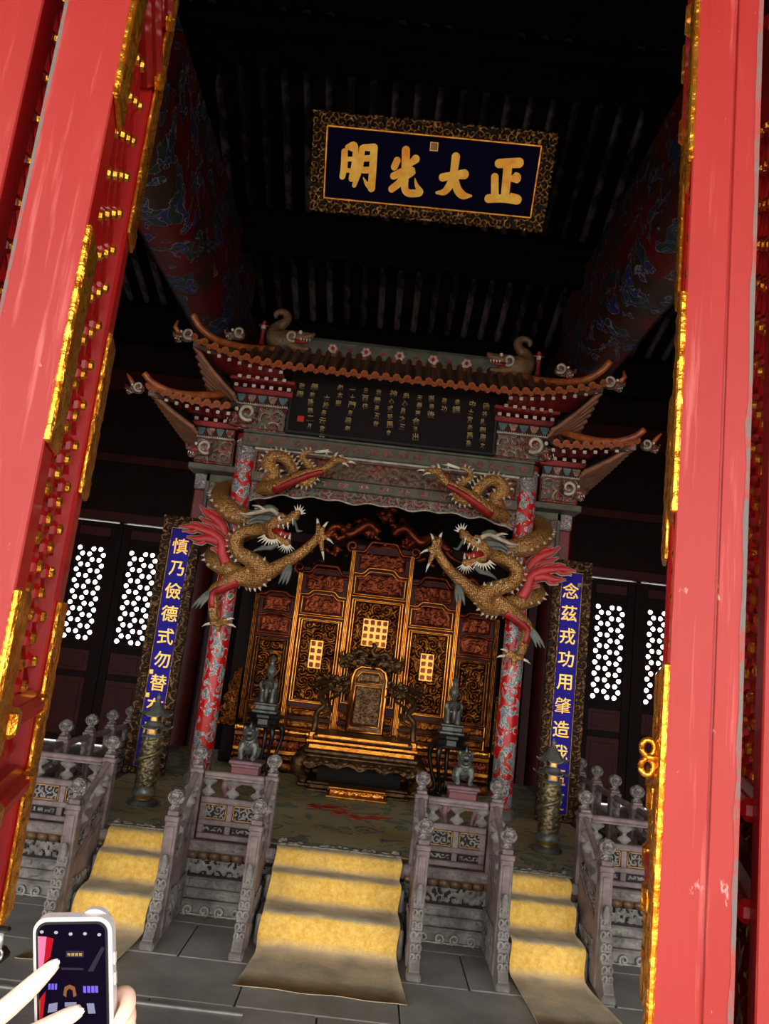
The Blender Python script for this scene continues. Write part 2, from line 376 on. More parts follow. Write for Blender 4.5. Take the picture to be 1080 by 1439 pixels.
mat('fascia_red', srgb(150,36,36), .5, c2=srgb(112,26,28), ns=6)
mat('white_paint', srgb(204,194,178), .6, c2=srgb(160,146,130), ns=12)
mat('ridge_green', srgb(104,104,92), .5, c2=srgb(74,76,68), ns=9, bump=.2, bs=40)
mat('beam_green', srgb(94,92,78), .55, c2=srgb(72,62,50), ns=9)
mat('teal_paint', srgb(86,116,116), .5, c2=srgb(60,84,84), ns=9)
mat('rose_paint', srgb(226,190,182), .5, c2=srgb(190,140,136), ns=12)
mat('dragon_belly', srgb(214,200,176), .5, c2=srgb(170,150,124), ns=14)
mat('dragon_red', srgb(170,34,30), .45, c2=srgb(130,22,22), ns=9)
mat('dragon_grey', srgb(112,116,106), .55, c2=srgb(80,84,78), ns=12, bump=.2, bs=50)
mat('ivory', srgb(240,232,214), .4, c2=srgb(214,202,180), ns=14)
mat('flame_red', srgb(196,40,38), .45, c2=srgb(168,28,30), ns=8)
mat('seal_red', srgb(214,40,28), .5)
mat('skin', srgb(250,218,196), .5, c2=srgb(240,198,174), ns=9, lo=.3, hi=.7)
mat('nail', srgb(255,240,232), .25)
mat('phone_body', srgb(225,220,218), .3, .2)
mat('phone_black', srgb(14,12,18), .2)
mat('bag_black', srgb(20,18,18), .5)
mat('sleeve', srgb(200,196,190), .8)
clouds('column_paint', srgb(190,20,22), 12, cols=(srgb(96,116,104), srgb(150,156,156), srgb(74,84,140)), th=.505, zs=.85, edge=.02)
clouds('beam_paint', srgb(120,20,22), 2.6, .6, cols=(srgb(50,70,60), srgb(60,62,110), srgb(52,50,150)), th=.53, base2=srgb(70,46,34), edge=.012, edgec=srgb(150,140,150))
clouds('stage_carpet', srgb(196,192,148), 2.2, .6, cols=(srgb(140,158,140), srgb(206,196,146), srgb(136,140,116)), th=.53, edge=.008, edgec=srgb(96,112,110), zs=1, base2=srgb(186,166,104), distort=2.5)
painted('poly_carving', [(0, srgb(96,30,28)), (.36, srgb(60,62,54)), (.43, srgb(170,160,140)), (.45, srgb(140,36,34)), (.52, srgb(74,84,78)), (.57, srgb(186,176,160)), (.585, srgb(120,74,46)), (.64, srgb(90,26,26))], 9)
painted('poly_frieze', [(0, srgb(84,24,24)), (.4, srgb(120,90,60)), (.45, srgb(96,22,24)), (.53, srgb(90,92,82)), (.58, srgb(140,60,44))], 16)
painted('capital_paint', [(0, srgb(86,88,86)), (.44, srgb(200,196,190)), (.47, srgb(110,104,104)), (.55, srgb(150,40,40)), (.58, srgb(200,196,190)), (.6, srgb(80,82,84))], 18)
painted('dougong_paint', [(0, srgb(60,80,84)), (.42, srgb(186,150,110)), (.46, srgb(176,100,60)), (.53, srgb(90,120,120)), (.6, srgb(120,30,30))], 22)
mat('ridge_beast', srgb(138,94,58), .45, c2=srgb(92,74,58), ns=7, bump=.4, voro=40)
worn_lacquer('lacquer_edge')

# ================================================================== THE SETTING
def struct(o): o['kind'] = 'structure'; return o
# floor with stone slabs
b = B(); b.box(-7.4, 7.4, -5, 12.9, -.4, -.012); b.box(-40, 40, -40, -5, -.4, -.012)
floor = struct(b.obj('floor', 'grout'))
slab = []
for k in range(4):
    b = B(); e = .004*random.random(); b.box(-.417, .417, -.272, .272, -.05, .0, .006); m_ = b.mesh('slab'); m_.materials.append(MAT['stone_floor']); slab.append(m_)
for j in range(14):
    y = 1.35+j*.55
    for i in range(-5, 6):
        x = (i+(.5 if j % 2 else 0))*.842
        if j > 8 and abs(x) < 2.0: continue
        inst('slab', slab[(i*3+j) % 4], (x, y, -.001*((i+j*2) % 3)), floor)
b = B(); b.box(-7.4, 7.4, 5.6+3.4, 12.9, -.05, -.004); b.obj('paving', 'stone_floor', floor)
b = B(); b.box(-40, 40, -40, 1.07, -.05, -.002); b.obj('terrace_paving', 'court_paving', floor)
b = B(); b.box(-2.6, -.36, 4.27, 4.295, .0, .012, .004); b.box(-2.6, -.36, 3.4, 4.27, .0, .004)
struct(b.obj('trim_1', 'metal_strip'))

# walls
YB = 12.57
b = B(); b.box(-7.2, 7.2, YB-.06, YB+.14, 3.44, 7.6); b.box(-2.49, 2.49, YB-.06, YB+.14, 0, 3.44)
for s in (-1, 1):
    a, c = sorted((s*4.98, s*7.2)); b.box(a, c, YB-.06, YB+.14, 0, 3.44)
    for k in (2.49, 3.32, 4.15, 4.98): b.box(s*k-.035, s*k+.035, YB-.05, YB+.1, 0, 3.44)
wall_back = struct(b.obj('wall_back', 'dark_wood'))
b = B()
for x in (-6.2, -5.4, -2.49, 2.49, 5.4, 6.2): b.box(x-.07, x+.07, YB-.12, YB-.06, 0, 7.0, .01)
b.box(-7.2, 7.2, YB-.14, YB-.06, 3.44, 3.6, .012); b.box(-7.2, 7.2, YB-.12, YB-.06, 4.4, 4.55, .012); b.box(-7.2, 7.2, YB-.16, YB-.06, 5.6, 5.95, .012)
b.obj('framing', 'dark_red', wall_back)
for s, nm in ((-1, 'wall_left'), (1, 'wall_right')):
    b = B(); b.box(s*7.1-.1, s*7.1+.1, .9, 12.7, 0, 10); struct(b.obj(nm, 'dark_wood'))
b = B(); b.box(-7.2, -5.8, 1.02, 1.16, 0, 10); b.box(5.8, 7.2, 1.02, 1.16, 0, 10); b.box(-5.8, 5.8, 1.02, 1.16, 4.0, 10)  # front left open across the bays, widened to admit more daylight
struct(b.obj('wall_front', 'dark_red'))
b = B(); b.box(-5.8, 5.8, 1.05, 1.32, 3.47, 3.62, .02); struct(b.obj('trim_2', 'lacquer_red'))
# unseen porch eave sized to shade the doors, and the paved court beyond it
b = B(); b.box(-8, 8, -3.0, 1.02, 4.05, 4.2); po = struct(b.obj('unseen_porch_eave', 'dark_wood'))
for s in (-1, 1):
    for x in (2.3, 5.6): b = B(); b.lathe([(.2, 0), (.19, 4.05)], 20, (s*x, -2.5, 0)); b.obj('unseen_porch_post', 'lacquer_red', po, 40)

# rear lattice leaves: holes in a triangular lattice, open to the daylight behind
def lattice_mesh(w, h, p):
    """bars crossing in three directions with rounded openings between them"""
    b = B(); vs = []; fs = []
    rh = p*math.sqrt(3)/2; nr = int(h/rh); nc = int(w/p)
    k = 12; th = .03
    def cell(tri):
        c = np.mean(tri, axis=0); per = []
        for i in range(3):
            a, d = tri[i], tri[(i+1) % 3]
            for j in range(k//3): per.append(a+(d-a)*(j/(k//3)))
        per = np.array(per); cir = []
        for q in per:
            t = q-c; l = np.hypot(*t); rr = p*.215*(1+.10*(l/(p*.577)-.75)); cir.append(c+t/l*rr)  # triangular openings rounded off, the backlight's glare put into their shape
        n0 = len(vs)
        for q in per: vs.append((q[0], 0, q[1]))
        for q in cir: vs.append((q[0], -.004, q[1]))
        for q in cir: vs.append((q[0], th, q[1]))
        for i in range(k):
            j = (i+1) % k
            fs.append((n0+i, n0+j, n0+k+j, n0+k+i)); fs.append((n0+k+i, n0+k+j, n0+2*k+j, n0+2*k+i))
    for r in range(nr):
        z0 = r*rh; z1 = z0+rh; o = (r % 2)*p/2
        for c in range(-2, nc+2):
            x = c*p+o
            A = np.array([(x, z0), (x+p, z0), (x+p/2, z1)]); D = np.array([(x+p, z0), (x+1.5*p, z1), (x+p/2, z1)])
            for T in (A, D):
                m = T.mean(axis=0)
                if m[0] > p*.25 and m[0] < w-p*.25:
                    T = T.copy(); T[:, 0] = np.clip(T[:, 0], 0, w); cell(T)
                elif T[:, 0].max() > 0 and T[:, 0].min() < w:
                    T = T.copy(); T[:, 0] = np.clip(T[:, 0], 0, w); q0 = len(vs); vs.extend((q[0], 0, q[1]) for q in T); fs.append((q0, q0+1, q0+2))
    b.add(vs, fs); return b, nr*rh
def rear_window(n, xc):
    t = thing('window_%d' % n, (xc, YB, 0), kind='structure')
    w2 = .375
    b = B()
    for s in (-1, 1): b.box(xc+s*.315-.065, xc+s*.315+.065, YB-.03, YB+.03, .018, 3.425, .006)
    for z0, z1 in ((.018, .12), (.98, 1.08), (1.4, 1.5), (3.07, 3.2), (3.34, 3.425)): b.box(xc-.25, xc+.25, YB-.028, YB+.028, z0, z1, .006)
    b.obj('frame', 'dark_wood', t)
    b = B(); b.box(xc-.25, xc+.25, YB-.012, YB+.012, .12, .98); b.box(xc-.19, xc+.19, YB-.022, YB-.012, .2, .9, .008); b.obj('skirt_panel', 'dark_red', t)
    b = B(); b.box(xc-.25, xc+.25, YB-.012, YB+.012, 1.08, 1.4); b.box(xc-.19, xc+.19, YB-.022, YB-.012, 1.13, 1.35, .008); b.obj('waist_panel', 'dark_red', t)
    b = B(); b.box(xc-.25, xc+.25, YB-.012, YB+.012, 3.2, 3.34); b.obj('head_panel', 'dark_red', t)
    g, ww = lattice_mesh(1.57, .52, .1744); sc = .5/ww
    g.v = [(z*sc+xc-.25, y+YB-.015, x+1.5) for x, y, z in g.v]
    g.obj('lattice', 'dark_wood', t, normals=False)
n = 1
for s in (-1, 1):
    for k in (3, 4, 5): rear_window(n, s*(.415+.83*k)); n += 1

# roof: boards, rafters, purlins, tie beams
PROF = [(13.2, 6.72), (12.2, 7.0), (10.1, 7.7), (7.9, 8.85), (6.9, 9.6), (5.9, 8.85), (3.7, 7.7), (1.6, 7.0), (.4, 6.6)]
b = B()
for (y0, z0), (y1, z1) in zip(PROF, PROF[1:]):
    b.add([(-7.3, y0, z0+.16), (7.3, y0, z0+.16), (7.3, y1, z1+.16), (-7.3, y1, z1+.16), (-7.3, y0, z0+.2), (7.3, y0, z0+.2), (7.3, y1, z1+.2), (-7.3, y1, z1+.2)],
          [(0,1,2,3), (7,6,5,4), (0,4,5,1), (2,6,7,3)])
ceiling = struct(b.obj('ceiling', 'soot'))
for i in (1, 2, 5, 6):
    (y0, z0), (y1, z1) = PROF[i], PROF[i+1]
    bb = B(); L_ = math.hypot(y1-y0, z1-z0)
    bb.tube([(0, y0-(y0+y1)/2, z0-(z0+z1)/2), (0, y1-(y0+y1)/2, z1-(z0+z1)/2)], .052, 10); me = bb.mesh('rafter', 40); me.materials.append(MAT['rafter']); me2 = me.copy(); me2.materials.clear(); me2.materials.append(MAT['rafter_worn'])
    xs = 24 if i < 3 else 10
    for k in range(-xs, xs+1):
        inst('rafter', me if (k*k*3+k) % 5 in (0, 2) else me2, (k*.275+.13, (y0+y1)/2, (z0+z1)/2+.105), ceiling)
for (y, z) in PROF[1:8]:
    b = B(); b.tube([(-7.2, y, z-.1), (7.2, y, z-.1)], .13, 14); b.box(-7.2, 7.2, y-.05, y+.05, z-.34, z-.2, .01); b.box(-7.2, 7.2, y-.09, y+.09, z-.62, z-.34, .02)
    b.obj('purlin', 'beam_dim' if 'beam_dim' in MAT else 'soot', ceiling, 40)
for s in (-1, 1):
    b = B(); c = .12; x0, x1, z0, z1 = s*2.28, s*2.86, 5.78, 6.55
    q = 10
    out = [(x0, z1), (x0, z0+.3)]+[(x0+s*.3*(1-math.cos(a)), z0+.3-.3*math.sin(a)) for a in np.linspace(.15, math.pi/2, 6)]+[(x1-s*.1, z0), (x1, z0+.1), (x1, z1)]
    b.prism(out, 1.3, 12.3, 'y'); b.obj('tie_beam', 'beam_paint', ceiling, 35)
    b = B(); b.prism([(s*2.36, 7.35), (s*2.36, 6.75), (s*2.78, 6.75), (s*2.78, 7.35)], 2.6, 11.3, 'y'); b.obj('upper_beam', 'beam_paint', ceiling)
    for y in (5.9, 7.9): b = B(); b.box(s*2.57-.12, s*2.57+.12, y-.14, y+.14, 7.3, 8.6, .02); b.obj('strut', 'soot', ceiling)
    for y in (3.7, 10.1): b = B(); b.box(s*2.57-.14, s*2.57+.14, y-.18, y+.18, 6.5, 6.8, .02); b.obj('beam_block', 'soot', ceiling)
# hall columns
for s in (-1, 1):
    t = thing('hall_column', (s*2.35, 10.4, 0), 'dark red lacquered hall pillar standing behind a canopy wing', 'pillar', 'hall pillars behind the canopy')
    b = B(); b.lathe([(.2, .08), (.2, 5.8)], 24, (s*2.35, 10.4, 0)); b.obj('shaft', 'dark_red', t, 40)
    b = B(); b.lathe([(.3, 0), (.3, .04), (.23, .08)], 24, (s*2.35, 10.4, 0)); b.obj('column_base', 'carved_stone', t, 40)

# ---------------------------------------------------------------- door leaves standing open
def door_leaf(n, P, d, side, gold=True, hook=False):
    """leaf from its near arris P along unit direction d; side: which way its lattice face looks (+1 right, -1 left)"""
    t = thing('door_%d' % n, (P[0], P[1], .12), kind='structure')
    d = Vector((d[0], d[1], 0)).normalized(); nn = Vector((d.y, -d.x, 0))*side   # lattice-face normal
    w, th = .58, .105
    def mp(p): q = Vector((P[0], P[1], 0))+d*p[0]-nn*p[1]; return (q.x, q.y, p[2])
    b = B(mp)
    b.box(0, .1, .006, th, .12, 3.45, .008)
    b.obj('stile', 'lacquer_red', t)
    if side > 0:
        b = B(mp); b.box(-.006, .0, .004, .104, .12, 3.45, .003); b.obj('stile_edge', 'lacquer_edge', t)
    else:
        b = B(mp); b.box(-.006, .0, .004, .066, .12, 3.45, .003); b.obj('stile_edge', 'lacquer_edge', t)
        b = B(mp); b.box(-.0045, .0, .068, .104, .12, 3.45, .003); b.obj('stile_edge', 'lacquer_edge', t)
    rr = random.Random(n)
    b = B(mp); zz = .12; pl = []
    while zz < 3.45: pl.append(zz); zz += .03+.03*rr.random()
    vs = []; fs = []
    for i, z in enumerate(pl):
        q = .003+.004*rr.random(); vs += [(-.0055, th-q, z), (-.0055, th+.002, z)]
    for i in range(len(pl)-1): fs.append((2*i, 2*i+1, 2*i+3, 2*i+2))
    b.add(vs, fs); b.box(-.004, .03, th-.002, th+.002, .12, 3.45); b.obj('worn_arris', 'bare_edge', t)
    b = B(mp); b.box(w-.1, w, .006, th, .12, 3.45, .008); b.obj('stile', 'lacquer_red', t)
    # rails with raised moulding, panels
    for z0, z1 in ((3.2, 3.3), (3.04, 3.1), (1.6, 1.66), (1.45, 1.51), (.62, .7), (.12, .24)):
        b = B(mp); b.box(.1, w-.1, .006, th, z0, z1, .012); b.box(.1, w-.1, -.012, .03, z0+.012, z1-.012, .01); r = b.obj('rail', 'lacquer_red', t)
        if gold:
            for a, c in ((.1, .15), (w-.15, w-.1)):
                b = B(mp); b.box(a, c, -.017, .01, z0+.006, z1-.006, .008); b.obj('gilt_mount', 'gilt_plate', r)
    for z0, z1 in ((1.51, 1.6), (.7, 1.45), (.24, .62), (3.1, 3.2)):
        b = B(mp); b.box(.1, w-.1, .04, .07, z0, z1); p_ = b.obj('panel', 'lacquer_red', t)
        lu = w-.24; o = Vector((P[0], P[1], z0+.02))+d*.12-nn*.04
        b = B(); carve(b, o, d, (0,0,1), nn, lu, z1-z0-.04, .011, .022, .09, 5); b.obj('carved_relief', 'lacquer_red', p_, True, normals=False)
    # lattice: bars in three directions
    x0, x1, z0, z1 = .1, w-.1, 1.66, 3.04; p = .088; rh = p*math.sqrt(3)/2
    b = B(mp); hw = .0065
    def bar(a, c, y0, y1):
        L = math.hypot(c[0]-a[0], c[1]-a[1])
        if L < .01: return
        ux, uz = (c[0]-a[0])/L, (c[1]-a[1])/L; px, pz = -uz*hw, ux*hw
        o = [(a[0]+px, a[1]+pz), (c[0]+px, c[1]+pz), (c[0]-px, c[1]-pz), (a[0]-px, a[1]-pz)]
        b.prism(o, y0, y1, 'y')
    for k in range(1, int((x1-x0)/rh)+1): bar((x0+k*rh, z0), (x0+k*rh, z1), .034, .06)
    for sg in (-1, 1):
        sl = sg/math.sqrt(3); z = z0-1.0
        while z < z1+1.0:
            pts = []
            a = (x0, z); c = (x1, z+sl*(x1-x0))
            def clip(a, c):
                (xa, za), (xc, zc) = a, c
                if abs(zc-za) < 1e-9: return None
                t0, t1 = 0, 1
                for lim, s_ in ((z0, 1), (z1, -1)):
                    fa, fc = s_*(za-lim), s_*(zc-lim)
                    if fa < 0 and fc < 0: return None
                    if fa < 0: t0 = max(t0, fa/(fa-fc))
                    elif fc < 0: t1 = min(t1, fa/(fa-fc))
                if t1 <= t0: return None
                return ((xa+(xc-xa)*t0, za+(zc-za)*t0), (xa+(xc-xa)*t1, za+(zc-za)*t1))
            q = clip(a, c)
            if q: bar(q[0], q[1], .034+.004*sg, .058+.004*sg)
            z += p
    b.obj('lattice', 'lacquer_red', t)
    b = B(mp); b2 = B(mp)
    for i in range(1, int((x1-x0)/rh)+1):
        x = x0+i*rh; z = z0-1.0+math.ceil(1.0/p)*p+(p/2 if i % 2 else 0)-p
        while z < z1-.01:
            if z > z0+.01:
                b.tube([(x, .034, z), (x, .026, z), (x, .014, z)], [.019, .016, .004], 6)
                b2.tube([(x, .02, z), (x, .013, z), (x, .010, z)], [.0125, .011, .004], 8)
            z += p
    b.obj('lattice_rosettes', 'lacquer_red', t, kind='stuff'); b2.obj('gilt_studs', 'gilt_plate', t, kind='stuff')
    if gold:
        for z0, z1 in ((2.68, 3.3), (2.07, 2.44), (1.2, 1.84), (.3, .8)):
            for a, c in ((-.001, .1), (w-.1, w+.001)):
                b = B(mp)
                b.box(a, c, -.004, .0065, z0, z1, .003)
                pl = b.obj('gilt_plate', 'gilt_plate', t)
                o = Vector((P[0], P[1], z0+.004))+d*(a+.006)+nn*.004
                b = B(); carve(b, o, d, (0,0,1), nn, c-a-.012, z1-z0-.008, .007, .006, .055, n); b.obj('chased_relief', 'gilt_plate', pl, True, normals=False)
            b = B(mp); b.box(-.0085, .0, -.004, .007, z0, z1, .003)
            b.obj('corner_strip', 'gilt_plate', t)
    if hook:
        b = B(mp)
        for z in (1.712, 1.684):
            pts = [(.03, -.018-.010*math.cos(a)+.0, z+.012*math.sin(a)) for a in np.linspace(0, 2*math.pi, 13)]
            b.tube(pts, .0048, 8)
        b.tube([(.03, .0, 1.698), (.03, -.02, 1.698)], .007, 8)
        b.obj('hasp_ring', 'gilt_plate', t, True)
    return t
door_leaf(1, (-.465, 1.2), (-.145, .564), 1)
door_leaf(2, (.513, 1.2), (.19, .56), -1, hook=True)
door_leaf(3, (-.61, 1.19), (-.145, .564), 1, gold=False)
door_leaf(4, (.655, 1.2), (.19, .56), -1, gold=False)

# ================================================================== THE DAIS
ZS = .46; YF = 5.66
dais = thing('throne_dais', (0, 7.6, 0), 'carved grey dais with lotus moulding carrying the throne and canopy', 'platform')
XD = 2.28
b = B(); b.box(-XD, XD, YF+.02, 10.2, .39, ZS-.004, .006); b.obj('deck', 'carved_wood', dais)
b = B(); b.box(-XD+.06, XD-.06, YF+.1, 10.1, 0, .39); b.obj('core', 'carved_stone', dais)
b = B(); b.box(-XD-.0, XD+.0, YF, YF+.12, .385, ZS-.002, .008); b.obj('top_band', 'carved_wood', dais)
def front_relief(name, z0, z1, y, m, d, sd, amp=.016, cut=0):
    b = B(); carve(b, (-XD+.05, y, z0), (1,0,0), (0,0,1), (0,-1,0), 2*XD-.1, z1-z0, .009, amp, d, sd, cut=cut); b.obj(name, m, dais, True, normals=False)
front_relief('top_band_carving', .398, .448, YF, 'carved_stone', .05, 3, .02, .35)
for s in (-1, 1):
    b = B(); b.box(min(s*XD, s*(XD-.1)), max(s*XD, s*(XD-.1)), YF+.02, 10.2, .385, ZS-.002, .008); b.obj('top_band', 'carved_wood', dais)
# lotus petals, one by one
bb = B(); bb.sph((0, 0, 0), (.042, .03, .03), 8, 6); pet = bb.mesh('lotus_petal', True); pet.materials.append(MAT['lotus_gilt'])
x = -XD+.04
while x < XD:
    if not any(abs(x-c) < h for c, h in ((0, .46), (1.342, .24), (-1.342, .24))): inst('lotus_petal', pet, (x, YF+.03, .36), dais)
    x += .078
b = B(); b.box(-XD+.02, XD-.02, YF+.035, YF+.14, .352, .388, .008); b.obj('lotus_band', 'carved_wood', dais)
b = B(); b.box(-XD+.05, XD-.05, YF+.07, YF+.2, .2, .355, .006); b.obj('waist', 'hollow', dais); front_relief('waist_carving', .225, .335, YF+.07, 'carved_stone', .085, 8, .035, .3)
b = B(); b.box(-XD+.03, XD-.03, YF+.035, YF+.2, .145, .215, .012); b.obj('lower_lotus_band', 'carved_stone', dais); front_relief('lower_lotus_carving', .15, .21, YF+.035, 'carved_stone', .075, 11, .026, .2)
b = B(); b.box(-XD+.02, XD-.02, YF+.01, YF+.2, .085, .15, .01); b.obj('plinth_band', 'carved_stone', dais); front_relief('plinth_carving', .09, .145, YF+.01, 'carved_stone', .058, 12, .022, .3)
b = B(); b.box(-XD, XD, YF-.03, YF+.2, 0, .09, .015); b.obj('plinth', 'carved_stone', dais)
# scroll feet along the plinth
def curl(b, x, y, z, r, s):
    pts = [(x+s*r*(1-a/9)*math.cos(a), y, z+r*(1-a/9)*math.sin(a)) for a in np.linspace(-1.2, 6.5, 16)]; b.tube(pts, [.009]*15+[.004], 6)
for xa, xb in ((-2.2, -1.7), (-.98, -.58), (.58, .98), (1.7, 2.2)):
    k = 0; x = xa+.03
    while x < xb-.02:
        b = B(); curl(b, x, YF-.045, .034, .03, 1 if k % 2 else -1); b.tube([(x-.05, YF-.045, .008), (x+.06, YF-.045, .01)], [.008, .006], 6)
        b.obj('scroll_foot', 'pale_stone', dais, True); x += .105; k += 1
# carpeted floor of the dais
rug = B(); P = np.zeros((46, 50, 3))
for i, x in enumerate(np.linspace(-2.08, 2.08, 46)):
    for j, y in enumerate(np.linspace(5.78, 10.1, 50)): P[i, j] = (x, y, ZS+.012+.003*math.sin(x*7+y*3)*math.sin(y*5))
rug.grid(P); rug.box(-2.08, 2.08, 5.78, 10.1, ZS, ZS+.006)
tag(rug.obj('floor_carpet', 'stage_carpet', smooth=True), 'olive carpet with woven clouds covering the top of the dais', 'carpet')
fc = bpy.data.objects['floor_carpet']
def red_cloud(x, y, w):
    b = B(); pts = []
    for a in np.linspace(0, 2*math.pi, 40, endpoint=False):
        r = 1+.35*math.sin(3*a+1)+.25*math.sin(7*a); pts.append((x+w*r*math.cos(a), y+w*.7*r*math.sin(a)))
    b.prism(pts, ZS+.013, ZS+.018, 'z'); b.obj('woven_cloud', 'flame_red', fc)
for x, y, w in ((-.24, 7.25, .075), (-.12, 7.32, .06), (-.05, 7.1, .06), (.12, 6.98, .07), (.27, 7.06, .06), (-.02, 7.22, .03)): red_cloud(x, y-.05, w*1.35)

# ---------------------------------------------------------------- stairs, carpets, railings
RIS = [(5.22, .0, .19), (5.50, .19, .345), (5.66, .345, ZS)]
def stairs(xc, hw, where):
    t = thing('staircase', (xc, 5.4, 0), where, 'stairs')
    for i, (y, z0, z1) in enumerate(RIS[:2]):
        b = B(); b.box(xc-hw, xc+hw, y, (RIS[i+1][0] if i == 0 else 5.645)+(.05 if i == 0 else 0), z0 if i else 0, z1-.012, .01); b.obj('step', 'carved_stone', t)
def stair_carpet(xc, hw, y_end, where, cat='carpet', skew=0.0):
    prof = [(y_end, .012), (y_end+.2, .012), (5.05, .014), (5.15, .018), (5.185, .035), (5.198, .07), (5.203, .11), (5.207, .15), (5.218, .185), (5.245, .2), (5.3, .203),
            (5.42, .202), (5.455, .212), (5.473, .235), (5.48, .27), (5.486, .31), (5.498, .345), (5.525, .358), (5.57, .36), (5.6, .362), (5.628, .37), (5.638, .395), (5.642, .43), (5.648, .455), (5.665, .472), (5.72, .477), (5.79, .48)]
    nx = 17; P = np.zeros((nx, len(prof), 3)); rr = random.Random(int(xc*100)+9)
    for i in range(nx):
        u = -1+2*i/(nx-1)
        for j, (y, z) in enumerate(prof):
            wv = .006*math.sin(j*.9+xc*5) if abs(u) > .9 else 0
            flare = 1.0+(.10 if y < 5.0 else 0)*(5.0-y)/.4
            P[i, j] = (xc+u*hw*flare+wv+skew*max(0, 5.1-y), y+.004*math.sin(u*6+j), z+.0025*math.sin(u*9+j*1.7))
    b = B(); b.grid(P); Q = P.copy(); Q[:, :, 2] -= .006; Q[:, :, 1] += .004; b.grid(Q[::-1])
    n = len(b.v)//2; m = len(prof)
    # close the edge
    rim = [i*m for i in range(nx)]+[(nx-1)*m+j for j in range(1, m)]+[i*m+m-1 for i in range(nx-2, -1, -1)]+[j for j in range(m-2, 0, -1)]
    low = [n+(nx-1-(r//m))*m+(r % m) for r in rim]
    for k in range(len(rim)): b.f.append((rim[k], rim[(k+1) % len(rim)], low[(k+1) % len(rim)], low[k]))
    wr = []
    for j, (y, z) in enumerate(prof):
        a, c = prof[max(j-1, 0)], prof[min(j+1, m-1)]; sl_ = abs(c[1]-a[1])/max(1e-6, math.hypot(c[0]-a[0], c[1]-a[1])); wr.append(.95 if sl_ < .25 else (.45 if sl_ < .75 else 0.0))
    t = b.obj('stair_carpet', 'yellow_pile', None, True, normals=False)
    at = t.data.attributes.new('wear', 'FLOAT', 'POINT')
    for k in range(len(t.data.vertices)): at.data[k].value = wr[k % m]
    tag(t, 'worn yellow pile runner on the %s' % where, 'carpet')
    b = B(); top = []; bot = []
    k = 46
    for i in range(k+1):
        x = xc-hw+2*hw*i/k; top.append((x, 5.80+.02*rr.random())); bot.append((x, 5.72-.02*rr.random()))
    b.prism(top+bot[::-1], .48, .49, 'z')
    for i in range(26):
        x = xc-hw+2*hw*rr.random(); y = 5.73+.06*rr.random(); b.sph((x, y, .49), (.012+.014*rr.random(), .009, .008+.012*(abs(x-xc) > hw*.85)), 6, 4)
    b.obj('torn_hem', 'torn_felt', t)
stairs(0, .455, 'wide carpeted flight of three stone steps leading straight to the throne')
stairs(-1.342, .25, 'narrow carpeted flight of stone steps behind the raised phone')
stairs(1.342, .25, 'narrow carpeted flight of stone steps beside the gilded door hasp')
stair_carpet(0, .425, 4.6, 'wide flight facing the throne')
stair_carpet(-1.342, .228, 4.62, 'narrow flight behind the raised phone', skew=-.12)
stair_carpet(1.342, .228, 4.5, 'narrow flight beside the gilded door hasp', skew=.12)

def knob(b, x, y, z):
    def mod(a, i, zz): return 1+(.2*abs(math.sin(a*4+(.39 if i > 6 else 0)))-.08 if 3 < i < 10 else 0)
    b.lathe([(.034, 0), (.042, .008), (.026, .02), (.024, .03), (.034, .04), (.045, .056), (.05, .075), (.046, .095), (.036, .11), (.02, .12), (.008, .128)], 32, (x, y, z), mod)
bb = B(); knob(bb, 0, 0, 0); KN = bb.mesh('knob', 50); KN.materials.append(MAT['carved_knob'])
def vase(b, x, y, z, h, q=1.0):
    b.lathe([(.016*q, 0), (.02*q, .03*h), (.042*q, .2*h), (.036*q, .34*h), (.014*q, .45*h), (.012*q, .55*h), (.02*q, .62*h), (.046*q, .78*h), (.05*q, .88*h), (.03*q, h)], 12, (x, y, z), sq=(1.15, .6))
POSTH = .94
def post(t, x, y, z0=ZS, h=None, name='newel_post'):
    h = h or POSTH
    b = B(); b.box(x-.042, x+.042, y-.042, y+.042, z0, h-.05, .006); b.box(x-.048, x+.048, y-.048, y+.048, h-.055, h-.02, .008); b.box(x-.036, x+.036, y-.036, y+.036, h-.02, h, .004)
    for s in (-1, 1):
        b.box(x-.026, x+.026, y+s*.042-.004, y+s*.042+.004, z0+.06, h-.1, .003)
    p = b.obj(name, 'carved_wood', t); inst('knob', KN, (x, y, h), p)
    return p
